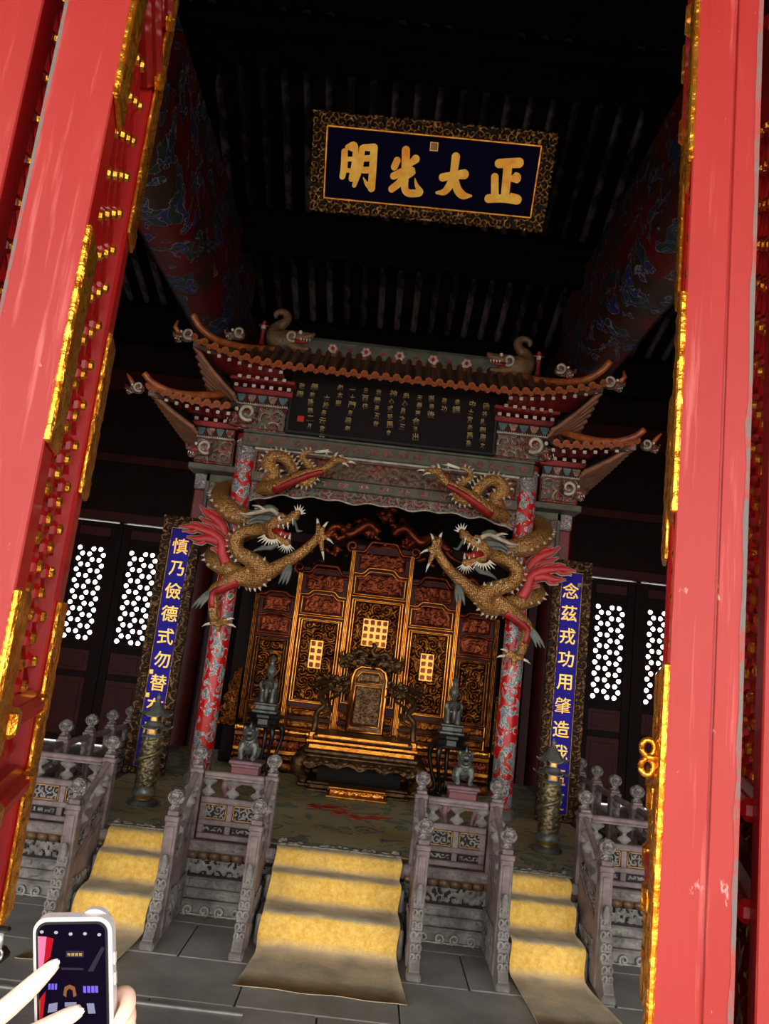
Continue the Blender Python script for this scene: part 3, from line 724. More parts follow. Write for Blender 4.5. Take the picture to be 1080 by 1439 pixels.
def rails(t, A, C, n=2, sd=0, caps=True):
    """level balustrade panels between two points"""
    A = Vector((A[0], A[1], 0)); C = Vector((C[0], C[1], 0)); u = (C-A); L = u.length; u.normalize(); nn = Vector((u.y, -u.x, 0))
    def mp(p): q = A+u*p[0]+nn*(-p[1]); return (q.x, q.y, p[2])
    b = B(mp); b.tube([(0, 0, .888), (L, 0, .888)], .022, 8); b.box(0, L, -.012, .012, .862, .872); b.obj('handrail', 'carved_wood', t, 50)
    for z0, z1 in ((.7, .742), (.56, .597), (.472, .508)):
        b = B(mp); b.box(0, L, -.03, .03, z0, z1, .006); b.obj('rail', 'carved_wood', t)
    for k in range(n+1):
        x = L*k/n; q = min(max(x, .02), L-.02)
        b = B(mp); b.box(q-.02, q+.02, -.024, .024, .508, .7, .004); b.obj('mullion', 'carved_wood', t)
        b = B(mp); vase(b, min(max(x, .035), L-.035), 0, .742, .122); b.obj('baluster', 'carved_stone', t, 50)
    for k in range(n):
        x0 = L*k/n+.024; x1 = L*(k+1)/n-.024
        for z0, z1, m in ((.6, .697, 1), (.512, .556, 0)):
            b = B(mp); b.box(x0, x1, -.006, .006, z0, z1); pn = b.obj('panel', 'hollow', t)
            for s in (1, -1):
                o = A+u*(x0+.006)+nn*(.008*s)+Vector((0, 0, z0+.004)); b = B(); carve(b, o, u, (0,0,1), nn*s, x1-x0-.012, z1-z0-.008, .005, .016, .05, sd+k, cut=.42); b.obj('carving', 'carved_stone', pn, True, normals=False)
            if m:
                b = B(mp)
                for s in (-1, 1):
                    b.box(x0, x1, s*.016-.004, s*.016+.004, z0, z0+.006); b.box(x0, x1, s*.016-.004, s*.016+.004, z1-.006, z1)
                    b.box(x0, x0+.006, s*.016-.004, s*.016+.004, z0, z1); b.box(x1-.006, x1, s*.016-.004, s*.016+.004, z0, z1)
                b.obj('gilt_fillet', 'dull_gold_trim', pn)
for s in (-1, 1):
    t = thing('balustrade', (s*.78, YF, ZS), 'short carved balustrade before the bronze beast on the %s side' % ('phone' if s < 0 else 'gilded hasp'), 'balustrade', 'front balustrades of the dais')
    a, c = sorted((s*.568, s*.978)); rails(t, (a, YF+.03), (c, YF+.03), 2, 3+s)
    t = thing('balustrade', (s*2.2, YF, ZS), 'carved balustrade turning the outer corner of the dais on the %s side' % ('phone' if s < 0 else 'gilded hasp'), 'balustrade', 'corner balustrades of the dais')
    a, c = sorted((s*1.692, s*2.15)); rails(t, (a, YF+.03), (c, YF+.03), 2, 7+s)
    ys = [YF+.03, 6.3, 6.86, 7.4, 7.95, 8.5, 9.05]
    for i, y in enumerate(ys): post(t, s*2.2, y)
    for y0, y1 in zip(ys, ys[1:]):
        rails(t, (s*2.2, y0+.045), (s*2.2, y1-.045), 1, 13)

def stair_rail(x, label, sd):
    t = thing('stair_railing', (x, 5.3, 0), label, 'railing', 'stair railings of the dais')
    YL, YU = 5.14, 5.68
    # upper and lower newels
    post(t, x, YU+.01, ZS)
    b = B(); b.box(x-.04, x+.04, YL-.04, YL+.04, .02, .70, .006); b.box(x-.046, x+.046, YL-.046, YL+.046, .675, .71, .006); b.box(x-.034, x+.034, YL-.034, YL+.034, .71, .74, .004)
    b.box(x-.024, x+.024, YL-.046, YL-.036, .47, .65, .003)
    p = b.obj('newel_post', 'carved_wood', t); inst('knob', KN, (x, YL, .74), p)
    sl = (.885-.66)/(YU-YL-.08)
    def mp(p): return (x+p[0], YL+.04+p[1], p[2]+sl*p[1])
    L = YU-YL-.07
    b = B(mp); b.tube([(0, 0, .655), (0, L, .655)], .021, 8); b.obj('handrail', 'carved_wood', t, 50)
    for z0, z1 in ((.47, .505), (.33, .36)):
        b = B(mp); b.box(-.028, .028, 0, L, z0, z1, .006); b.obj('rail', 'carved_wood', t)
    b = B(mp); vase(b, 0, L*.25, .505, .135, .9); b.obj('baluster', 'carved_stone', t, 50)
    b = B(mp); vase(b, 0, L*.8, .505, .135, .9); b.obj('baluster', 'carved_stone', t, 50)
    b = B(mp); b.box(-.01, .01, 0, L, .36, .47); pn = b.obj('panel', 'hollow', t)
    for s in (-1, 1):
        b = B(); carve(b, (x+s*.012, YL+.05, .37), (0, 1, sl), (0, 0, 1), (s, 0, 0), L-.02, .09, .006, .016, .05, sd, cut=.42); b.obj('carving', 'carved_stone', pn, True, normals=False)
    b = B(mp); b.box(-.02, .02, L*.5-.015, L*.5+.015, .36, .47); b.obj('mullion', 'carved_wood', t)
    # closed string below
    b = B(); b.prism([(YL-.2, .0), (YF-.035, .0), (YF-.035, .53), (YL+.04, .33), (YL-.02, .25), (YL-.16, .07)], x-.026, x+.026, 'x'); b.obj('string_panel', 'carved_wood', t)
    for s in (-1, 1):
        b = B(); carve(b, (x+s*.026, YL-.03, .02), (0, 1, .0), (0, .25, 1), (s, 0, 0), .5, .25, .01, .02, .08, sd+2, cut=.3); b.obj('carving', 'carved_stone', t, True, normals=False)
    # carved scroll piece leaning against the lower newel, down to its foot block
    b = B(); out = [(YL-.04, .46), (YL-.055, .44), (YL-.068, .39), (YL-.07, .34), (YL-.1, .3), (YL-.105, .24), (YL-.135, .19), (YL-.145, .13), (YL-.17, .1), (YL-.2, .06), (YL-.205, .0), (YL-.03, .0)]
    b.prism(out, x-.03, x+.03, 'x')
    d = b.obj('drum_stone', 'carved_stone', t)
    b = B()
    for i, (yy, zz, r) in enumerate(((-.062, .4, .02), (-.078, .335, .026), (-.1, .275, .024), (-.115, .22, .03), (-.14, .165, .026), (-.155, .12, .022))):
        for s in (-1, 1):
            pts = [(x+s*.014+s*r*.6*(1-a/8)*math.cos(a), YL+yy-.012*math.sin(a*.5), zz+r*(1-a/8)*math.sin(a)) for a in np.linspace(-1.5, 5.2, 12)]; b.tube(pts, .0085, 6)
    b.sph((x, YL-.075, .45), (.024, .018, .05), 10, 8)
    b.obj('scroll_carving', 'carved_stone', d, True)
    b = B(); b.box(x-.042, x+.042, YL-.215, YL-.12, 0, .05, .01); b.obj('foot_block', 'carved_stone', t)
RL = {-1.64: 'outermost carved stair railing behind the phone, beside the narrow yellow runner',
      -1.03: 'carved stair railing between the phone-side runner and the patch of bare floor',
      -.515: 'carved stair railing along the middle runner, nearer the phone',
      .515: 'carved stair railing along the middle runner, nearer the gilded hasp',
      1.03: 'carved stair railing between bare floor and the runner under the gilded hasp',
      1.64: 'outermost carved stair railing in front of the gilded hasp door'}
for i, (x, l) in enumerate(RL.items()): stair_rail(x, l, i)

# ================================================================== THRONE CANOPY
can = thing('throne_canopy', (0, 7.7, ZS), 'carved and painted throne canopy with upturned tiled roofs on red columns', 'canopy')
YC = 7.7
for s in (-1, 1):
    # main painted column
    b = B(); b.lathe([(.1, ZS+.02), (.1, 3.56)], 28, (s*1.41, YC, 0)); c = b.obj('column', 'column_paint', can, 40)
    b = B(); b.lathe([(.14, ZS+.012), (.14, ZS+.06), (.11, ZS+.1)], 24, (s*1.41, YC, 0)); b.obj('column_base', 'carved_stone', c, 40)
    b = B(); b.lathe([(.1035, 3.56), (.1035, 3.78)], 28, (s*1.41, YC, 0)); b.obj('capital', 'capital_paint', c, 40)
    b = B(); b.lathe([(.108, 3.78), (.112, 3.8), (.108, 3.83)], 28, (s*1.41, YC, 0)); b.obj('capital_ring', 'fascia_red', c, 40)
    bb = B()
    for k in range(20): a = 2*math.pi*k/20; bb.sph((s*1.41+.107*math.cos(a), YC+.107*math.sin(a), 3.755), .008, 6, 4)
    bb.obj('bead_row', 'white_paint', c, True)
    # outer slim column
    b = B(); b.box(s*1.88-.062, s*1.88+.062, 7.95, 8.075, ZS+.02, 3.28, .015); c = b.obj('column', 'post_red', can)
    b = B(); b.box(s*1.88-.068, s*1.88+.068, 7.944, 8.081, 3.28, 3.5, .012); b.obj('capital', 'capital_paint', c)
    # rear columns and side panel
    b = B(); b.box(s*1.42-.09, s*1.42+.09, 9.14, 9.3, ZS+.02, 3.6, .01); b.obj('column', 'dark_wood', can)
    b = B(); b.box(s*1.41-.03, s*1.41+.03, 7.8, 9.15, 3.35, 3.62, .01); b.obj('side_beam', 'poly_frieze', can)
# architrave layers
b = B(); b.box(-1.45, 1.45, 7.58, 7.82, 3.70, 3.84, .012); a_ = b.obj('architrave', 'beam_green', can)
for k in range(-9, 10):
    b = B(); x = k*.15; pts = [(x+.055*math.cos(q), 3.77+.032*math.sin(q)) for q in np.linspace(0, 2*math.pi, 10, endpoint=False)]; b.prism(pts, 7.572, 7.6, 'y'); b.obj('lozenge', 'poly_frieze', a_)
b = B(); b.box(-1.45, 1.45, 7.555, 7.83, 3.835, 3.86, .008); b.obj('cornice', 'ridge_green', can)
b = B(); b.box(-1.32, 1.32, 7.6, 7.8, 3.68, 3.705, .006); b.obj('pale_fillet', 'white_paint', can)
b = B(); b.box(-1.32, 1.32, 7.66, 7.76, 3.46, 3.68); f_ = b.obj('frieze', 'poly_frieze', can)
b = B(); carve(b, (-1.3, 7.66, 3.47), (1,0,0), (0,0,1), (0,-1,0), 2.6, .2, .013, .03, .1, 21); b.obj('frieze_carving', 'frieze_relief', f_, True, normals=False)
b = B(); b.box(-1.32, 1.32, 7.6, 7.8, 3.36, 3.465, .01); a_ = b.obj('lower_beam', 'beam_green', can)
for k in range(-6, 7):
    b = B(); x = k*.2; pts = [(x+.06*math.cos(q), 3.412+.028*math.sin(q)) for q in np.linspace(0, 2*math.pi, 10, endpoint=False)]; b.prism(pts, 7.59, 7.62, 'y'); b.obj('lozenge', 'poly_carving', a_)
# hanging apron with lobed lower edge
def apron_z(x):
    u = abs(x)/1.31; return 3.275-.012*math.cos(x*22)-.02*abs(math.sin(x*5.2))-.11*max(0, (u-.72)/.28)**1.5
xs = np.linspace(-1.31, 1.31, 200); P = np.zeros((200, 14, 3)); U = np.zeros((200, 14)); V = np.zeros((200, 14))
for i, x in enumerate(xs):
    zb = apron_z(x)
    for j in range(14):
        z = zb+(3.36-zb)*j/13; U[i, j] = x; V[i, j] = z; P[i, j] = (x, 7.665, z)
H = scroll(U+3, V, .085, 4); P[..., 1] -= .03*H; Pb = P.copy(); Pb[..., 1] = 7.72
b = B(); b.grid(P, H); b.grid(Pb[::-1]); b.obj('apron', 'poly_relief', can, True, normals=False)
b = B(); b.tube([(x, 7.66, apron_z(x)) for x in xs[::2]], .009, 6); b.obj('apron_rim', 'white_paint', can, True)

# inscription board
brd = thing('inscription_board', (0, 7.5, 3.86), 'long black board of faded gold cursive lines under the canopy eave', 'sign')
b = B(); b.box(-1.02, 1.02, 7.52, 7.58, 3.87, 4.49, .006); b.obj('panel', 'black_board', brd)
b = B()
for z in (3.87, 4.475): b.box(-1.03, 1.03, 7.505, 7.585, z-.006, z+.014, .003)
for x in (-1.02, 1.02): b.box(x-.012, x+.012, 7.505, 7.585, 3.87, 4.49, .003)
b.obj('rim', 'ebony', brd)

def text_mesh(body, size, ext=.002, bold=0.0):
    cu = bpy.data.curves.new('tx', 'FONT'); cu.body = body; cu.size = size; cu.extrude = ext; cu.align_x = 'CENTER'; cu.align_y = 'CENTER'; cu.offset = bold; cu.resolution_u = 3
    o = bpy.data.objects.new('tx', cu); COL.objects.link(o)
    dg = bpy.context.evaluated_depsgraph_get(); dg.update()
    me = bpy.data.meshes.new_from_object(o.evaluated_get(dg)); bpy.data.objects.remove(o); bpy.data.curves.remove(cu)
    return me
def glyph(name, ch, x, y, z, size, m, parent, rot=(R(90), 0, 0), ext=.002, bold=.0):
    me = text_mesh(ch, size, ext, bold); me.materials.clear(); me.materials.append(MAT[m])
    co = np.array([v.co[:] for v in me.vertices])
    if len(co):
        c = (co.max(0)+co.min(0))/2
        for v in me.vertices: v.co.x -= c[0]; v.co.y -= c[1]
    return inst(name, me, (x, y, z), parent, rot)
LINES = ['敬識', '學乾隆臨二月', '士松吾云宮作', '戲本聖', '一十門里嗚年', '云百住', '我養蒼五昔', '神心式受風會', '典心昌之三', '天眷更合法出', '崇德後', '祖功', '鐵譯', '中土宮炎昌盈', '函谷札朝里文']
LX = [(-.93,4.36),(-.811,4.364),(-.675,4.271),(-.551,4.389),(-.421,4.384),(-.287,4.389),(-.162,4.383),(-.024,4.389),(.103,4.382),(.243,4.376),(.368,4.38),(.501,4.373),(.628,4.377),(.771,4.372),(.904,4.365)]
for k, (ln, (x, z)) in enumerate(zip(LINES, LX)):
    for i, ch in enumerate(ln):
        g = glyph('character', ch, x+.008*math.sin(i*5+k), 7.517, z-.01-i*.081, .07+.012*math.sin(i*3+k*2), 'faded_gold', brd, rot=(R(90), R(7*math.sin(i*7+k*3)), 0), bold=.0004); g.scale = (.86+.14*math.sin(k+i*2), 1, 1)
b = B(); b.box(-.93, -.865, 7.512, 7.522, 3.985, 4.045, .004); b.obj('seal', 'seal_red', brd)

# carved bracket blocks and eaves on either side of the board
def beast_head(parent, x, y, z, s, q=1.0, name='beast_head'):
    """painted beast head with a white curl, looking outwards (s)"""
    b = B(); b.sph((x, y, z), (.1*q, .07*q, .075*q), 12, 8); b.sph((x+s*.09*q, y-.01, z-.02*q), (.07*q, .05*q, .045*q), 10, 7)
    b.tube([(x+s*.12*q, y, z-.02*q), (x+s*.17*q, y, z+.0), (x+s*.185*q, y, z+.045*q)], [.03*q, .024*q, .012*q], 8)
    b.tube([(x+s*.06*q, y, z-.05*q), (x+s*.12*q, y-.01, z-.085*q), (x+s*.15*q, y, z-.08*q)], [.03*q, .024*q, .01*q], 8)
    h = b.obj(name, 'poly_carving', parent, True)
    b = B(); pts = [(x-s*.03*q+s*.06*q*(1-a/9)*math.cos(a), y-.075*q, z+.01*q+.06*q*(1-a/9)*math.sin(a)) for a in np.linspace(-2.2, 4.2, 16)]; b.tube(pts, [.016*q]*12+[.014*q, .012*q, .008*q, .004*q], 7); b.obj('white_curl', 'white_paint', h, True)
    b = B(); b.sph((x+s*.07*q, y-.06*q, z+.035*q), .018*q, 8, 6); b.obj('eye', 'ivory', h, True)
    for k in range(3):
        b = B(); b.cone((x+s*(.09+.025*k)*q, y-.035*q, z-.045*q), (x+s*(.095+.025*k)*q, y-.04*q, z-.075*q), .008*q); b.obj('tooth', 'ivory', h)
def eave_unit(x0, x1, z0, s, y=7.56, rows=2, nb=5):
    """carved panel, bracket row, red fascia with square rafter ends, between x0 and x1 (absolute, side s)"""
    X0, X1 = sorted((s*x0, s*x1)); w = X1-X0
    b = B(); b.box(X0, X1, y, y+.2, z0, z0+.25, .008); p = b.obj('bracket_block', 'poly_carving', can)
    b = B(); carve(b, (X0+.005, y, z0+.01), (1,0,0), (0,0,1), (0,-1,0), w-.01, .23, .009, .045, .115, 31+int(x0*10)); b.obj('carving', 'poly_relief', p, True, normals=False)
    b = B()
    k = int(w/.022)
    for i in range(k): b.sph((X0+w*(i+.5)/k, y-.025, z0+.262), .008, 6, 4)
    b.box(X0, X1, y-.02, y+.2, z0+.25, z0+.258); b.obj('bead_row', 'white_paint', can)
    for i in range(nb):
        x = X0+w*(i+.5)/nb; ww = w/nb*.42
        b = B(); b.prism([(x-ww*.4, z0+.27), (x+ww*.4, z0+.27), (x+ww, z0+.325), (x+ww, z0+.34), (x-ww, z0+.34), (x-ww, z0+.325)], y-.06, y+.02, 'y'); b.obj('bracket_set', 'dougong_paint' if i % 2 else 'teal_paint', can)
    b = B(); b.box(X0, X1, y-.03, y+.2, z0+.27, z0+.35); b.obj('bracket_backing', 'dark_red', can)
    b = B(); b.box(X0-.04, X1+.04, y-.1, y+.2, z0+.345, z0+.40, .006); b.box(X0-.06, X1+.06, y-.2, y+.15, z0+.44, z0+.475, .006); b.obj('fascia', 'fascia_red', can)
    for r in range(rows):
        m = int(w/.085)
        for i in range(m+1):
            x = X0+w*(i+(.5 if r else .0))/m
            if x > X1: continue
            b = B(); b.box(x-.02, x+.02, y-.13-.1*r, y+.1, z0+.40+.055*r-.012, z0+.425+.055*r+.0, .003); q = b.obj('rafter_end', 'fascia_red', can)
            b = B(); b.box(x-.018, x+.018, y-.134-.1*r, y-.129-.1*r, z0+.391+.055*r, z0+.423+.055*r); b.obj('painted_tip', 'white_paint', q)
for s in (-1, 1):
    eave_unit(1.04, 1.56, 3.86, s)
    beast_head(can, s*1.44, 7.5, 3.98, s, 1.15)
    eave_unit(1.54, 1.92, 3.50, s, 7.66, 2, 4)
    beast_head(can, s*1.82, 7.6, 3.62, s, .95)
    # side returns so that the blocks are solid towards the back
    b = B(); b.box(min(s*1.5, s*1.56), max(s*1.5, s*1.56), 7.7, 8.9, 3.86, 4.33); b.obj('side_return', 'poly_frieze', can)
    b = B(); b.box(min(s*1.86, s*1.92), max(s*1.86, s*1.92), 7.8, 8.9, 3.5, 3.95); b.obj('side_return', 'poly_frieze', can)
    # tie between main and outer column, framed scroll bracket below
    b = B(); b.box(min(s*1.5, s*1.98), max(s*1.5, s*1.98), 7.72, 8.08, 3.44, 3.505, .008); b.obj('wing_beam', 'beam_green', can)
    b = B(); a, c = sorted((s*1.5, s*1.82))
    b.box(a, c, 7.9, 7.96, 3.36, 3.44, .006); b.box(s*1.80-.02, s*1.80+.02, 7.9, 7.96, 2.5, 3.44, .006); b.obj('bracket_frame', 'beam_green', can)
    P = np.zeros((26, 60, 3)); U = np.zeros((26, 60)); V = np.zeros((26, 60))
    for i in range(26):
        u = i/25
        zt = 3.36; zb = 3.36-.14-.72*(u**2.2)
        for j in range(60):
            z = zb+(zt-zb)*j/59; U[i, j] = u*.3; V[i, j] = z; P[i, j] = (s*(1.5+.29*u), 7.93, z)
    H = scroll(U, V, .1, 17); P[..., 1] -= .025*H; Pb = P.copy(); Pb[..., 1] = 7.95
    b = B(); b.grid(P if s < 0 else P[::-1], H if s < 0 else H[::-1]); b.grid(Pb if s > 0 else Pb[::-1]); b.obj('scroll_bracket', 'poly_relief', can, True, normals=False)

# tiled roofs -------------------------------------------------------------
bb = B(); bb.tube([(0, -.012, 0), (0, .012, 0)], .036, 12); bb.tube([(0, -.018, 0), (0, -.012, 0)], .02, 8); CAP = bb.mesh('tile_end', 40); CAP.materials.append(MAT['glazed_orange'])
bb = B(); bb.prism([(-.036, .012), (.036, .012), (.03, -.02), (.0, -.042), (-.03, -.02)], -.006, .006, 'y'); DRIP = bb.mesh('drip_tile'); DRIP.materials.append(MAT['glazed_orange'])
def roof(name, x_in, x_out, eave, top, s=None, pitch=.1, zc=0):
    """rows of round tiles from eave(x)=(y,z) up to top(x)=(y,z)"""
    rb = B(); xs = np.linspace(x_in, x_out, 30)
    P = np.array([[[x, *(np.array(eave(x))*(1-t)+np.array(top(x))*t-np.array((0, .05*math.sin(math.pi*t)+.02)))] for t in np.linspace(0, 1, 6)] for x in xs])
    rb.grid(P); Q = P.copy(); Q[..., 2] -= .03; rb.grid(Q[::-1]); r = rb.obj(name, 'glazed_brown', can, True, normals=False)
    n = int(round((x_out-x_in)/pitch))
    for i in range(n+1):
        x = x_in+(x_out-x_in)*i/n; (y0, z0), (y1, z1) = eave(x), top(x)
        if y1-y0 > .03:
            b = B(); pts = [(x, y0+(y1-y0)*t, z0+(z1-z0)*t-.05*math.sin(math.pi*t)) for t in np.linspace(0, 1, 6)]; b.tube(pts, .032, 8); b.obj('roof_tile', 'glazed_brown', r, 50)
        inst('tile_end', CAP, (x, y0-.008, z0), r)
        if i < n:
            xm = x+(x_out-x_in)/n/2; ym, zm = eave(xm); inst('drip_tile', DRIP, (xm, ym-.004, zm-.012), r)
    return r
# upper roof
def eU(x): u = max(0, (abs(x)-.95)/1.0); return (7.16-.06*u*u, 4.415+.155*u**2.2)
def tU(x):
    u = max(0, (abs(x)-1.15)/.8); e = eU(x); return (e[0]+(7.66-e[0])*max(0, 1-u)**.9, e[1]+(4.80-e[1])*max(0, 1-u)**.9)
main_roof = roof('roof', -1.95, 1.95, eU, tU, pitch=.102)
b = B(); P = np.array([[[x, 7.66+.9*t*max(.2, 1-max(0, (abs(x)-1.15)/.8)), 4.80-.3*t-.2*max(0, (abs(x)-1.15)/.8)] for t in np.linspace(0, 1, 5)] for x in np.linspace(-1.95, 1.95, 30)]); b.grid(P); b.obj('rear_slope', 'glazed_brown', main_roof, True, normals=False)
# ridge with rosettes
b = B(); b.box(-1.08, 1.08, 7.62, 7.74, 4.74, 4.90, .012); b.tube([(-1.08, 7.68, 4.9), (1.08, 7.68, 4.9)], .04, 10); rdg = b.obj('ridge', 'ridge_green', can, 40)
b = B(); b.box(-1.08, 1.08, 7.60, 7.625, 4.735, 4.752, .004); b.obj('ridge_fillet', 'glazed_orange', rdg)
for k in range(-2, 3):
    x = k*.342; b = B()
    for a in range(6):
        q = a*math.pi/3+k; b.sph((x+.034*math.cos(q), 7.612, 4.815+.034*math.sin(q)), (.022, .016, .022), 8, 6)
    ro = b.obj('rosette', 'rose_paint', rdg, True); b = B(); b.sph((x, 7.602, 4.815), (.019, .014, .019), 8, 6); b.obj('rosette_heart', 'dragon_red', ro, True)
    if k < 2:
        b = B(); b.prism([(x+.17-.03, 4.815), (x+.17, 4.83), (x+.17+.03, 4.815), (x+.17, 4.80)], 7.612, 7.625); b.obj('ridge_motif', 'dragon_red', rdg)
# underside rafters along the returning side eaves
def side_rafters(xi, zi, xo, zl, zh, y0, y1, n, s):
    zof = lambda y: zl+(zh-zl)*max(0, (y1-.2-y)/(y1-.2-y0))**1.6
    for i in range(n):
        y = y0+(y1-y0)*i/(n-1); b = B(); fan = max(0, 1-i/(n*.55)); zo = zof(y)
        b.tube([(s*xi, y+.14*fan, zi), (s*(xi+xo)/2, y+.05*fan, (zi+zo)/2-.015), (s*xo, y-.06*fan, zo)], [.027, .027, .024], 8); b.obj('rafter', 'rafter_painted', can, 50)
    P = np.array([[[s*(xi+(xo+.03-xi)*t), y0-.04+(y1-y0+.1)*q, zi+(zof(y0-.04+(y1-y0+.1)*q)-zi)*t+.024] for t in np.linspace(0, 1, 4)] for q in np.linspace(0, 1, 9)]); b = B(); b.grid(P); Q = P.copy(); Q[..., 2] += .025; b.grid(Q[::-1]); b.obj('eave_board', 'hollow', can, normals=False)  # board coloured dark so the gaps between rafters look shaded
for s in (-1, 1):
    side_rafters(1.55, 4.13, 1.95, 4.29, 4.5, 7.22, 8.5, 12, s)
    side_rafters(1.91, 3.78, 2.33, 3.97, 4.04, 7.3, 9.0, 16, s)
def eW(x, s=1): u = max(0, (abs(x)-1.62)/.72); return (7.26-.04*u*u, 3.985+.10*u**2)
def tW(x): u = max(0, (abs(x)-1.7)/.63); e = eW(x); return (e[0]+(7.75-e[0])*max(0, 1-u), e[1]+(4.27-e[1])*max(0, 1-u))
for s in (-1, 1):
    a, c = sorted((s*1.58, s*2.33)); wr = roof('wing_roof', a, c, eW, tW, pitch=.1)
    # front corner soffits (fascia rising to the corner), upper and lower
    for ef, x0, x1, yb, zb in ((eU, 1.1, 1.95, 7.5, 4.32), (eW, 1.56, 2.33, 7.6, 3.93)):
        P = np.array([[[s*x, ef(x)[0]+.02+(yb-ef(x)[0])*t, (ef(x)[1]-.045)*(1-t)+(zb+.12*max(0, (x-x0)/(x1-x0))**2)*t] for t in np.linspace(0, 1, 4)] for x in np.linspace(x0, x1, 14)])
        b = B(); b.grid(P); Q = P.copy(); Q[..., 2] += .015; b.grid(Q[::-1]); b.obj('soffit', 'fascia_red', can, True, normals=False)
        for i in range(int((x1-x0)/.1)+1):
            x = x0+.1*i; y, z = ef(x)
            b = B(); b.box(s*x-.018, s*x+.018, y+.02, y+.16, z-.085, z-.05, .003); q = b.obj('rafter_end', 'fascia_red', can)
            b = B(); b.box(s*x-.016, s*x+.016, y+.014, y+.02, z-.083, z-.052); b.obj('painted_tip', 'white_paint', q)
    # hip ridges, horned tips and their beasts
    h = [(s*1.25, 7.62, 4.74, .04), (s*1.42, 7.5, 4.68, .038), (s*1.62, 7.33, 4.625, .036), (s*1.8, 7.18, 4.62, .036), (s*1.91, 7.1, 4.68, .034), (s*1.99, 7.06, 4.78, .034)]
    b = B(); stube(b, h, 5, 10); b.obj('hip_ridge', 'glazed_orange', can, True)
    h = [(s*1.6, 7.72, 4.28, .042), (s*1.85, 7.5, 4.14, .04), (s*2.1, 7.32, 4.07, .037), (s*2.28, 7.2, 4.1, .034), (s*2.38, 7.15, 4.18, .03)]
    b = B(); stube(b, h, 5, 10); b.obj('hip_ridge', 'glazed_orange', can, True)
    beast_head(can, s*2.02, 7.12, 4.58, s, .75, 'eave_beast'); beast_head(can, s*2.42, 7.18, 4.03, s, .65, 'eave_beast')
    b = B(); b.tube([(s*2.1, 7.12, 4.6), (s*2.15, 7.11, 4.66), (s*2.13, 7.1, 4.72)], [.03, .022, .01], 8); b.obj('beast_crest', 'glazed_orange', can, True)
    b = B(); b.tube([(s*2.46, 7.18, 4.05), (s*2.5, 7.17, 4.11), (s*2.54, 7.16, 4.16)], [.026, .02, .008], 8); b.obj('beast_crest', 'glazed_orange', can, True)
    beast_head(can, s*1.6, 7.36, 4.75, s, .75, 'hip_beast')
    # ridge-end dragon swallowing the ridge, tail curled up
    b = B(); stube(b, [(s*1.02, 7.66, 4.84, .07), (s*1.12, 7.66, 4.87, .1), (s*1.22, 7.66, 4.86, .115), (s*1.3, 7.67, 4.9, .1), (s*1.29, 7.68, 5.0, .065), (s*1.22, 7.68, 5.06, .05), (s*1.19, 7.68, 5.13, .042), (s*1.25, 7.68, 5.18, .036), (s*1.32, 7.68, 5.15, .028), (s*1.31, 7.68, 5.1, .016)], 5, 12)
    stube(b, [(s*1.12, 7.62, 4.89, .075), (s*1.0, 7.6, 4.9, .055), (s*.92, 7.58, 4.91, .04), (s*.88, 7.58, 4.945, .016)], 4, 10)
    stube(b, [(s*1.12, 7.62, 4.81, .055), (s*1.0, 7.6, 4.775, .036), (s*.92, 7.58, 4.775, .02)], 4, 10)
    ch = remesh(b, 'ridge_dragon', .012, 'ridge_beast', can, 1)
    b = B(); pts = [(s*1.1+s*.045*(1-a/9)*math.cos(a), 7.53, 4.87+.05*(1-a/9)*math.sin(a)) for a in np.linspace(-2.2, 4.2, 16)]; b.tube(pts, .014, 7); b.obj('white_curl', 'white_paint', ch, True)
    b = B(); b.sph((s*1.02, 7.545, 4.925), .02, 8, 6); b.obj('eye', 'ivory', ch, True)
    for k in range(4):
        b = B(); b.cone((s*(.92+.03*k), 7.56, 4.865), (s*(.92+.03*k), 7.55, 4.83), .010); b.obj('tooth', 'ivory', ch)
    b = B(); b.tube([(s*1.08, 7.57, 4.835), (s*.93, 7.55, 4.825)], [.024, .008], 8); b.obj('tongue', 'dragon_red', ch, True)
    # little figure standing at the ridge end
    b = B(); b.lathe([(.035, 0), (.025, .02), (.018, .1), (.024, .15), (.03, .17)], 10, (s*1.4, 7.55, 4.74)); fg = b.obj('finial_figure', 'fascia_red', can, 50)
    b = B(); b.box(s*1.4-.024, s*1.4+.024, 7.53, 7.57, 4.9, 4.96, .01); b.obj('figure_robe', 'white_paint', fg)
    b = B(); b.sph((s*1.4, 7.55, 4.985), .024, 8, 6); b.tube([(s*1.4-.05, 7.55, 4.95), (s*1.4, 7.55, 4.965), (s*1.4+.05, 7.55, 4.95)], .01, 6); b.obj('figure_head', 'dragon_red', fg, True)

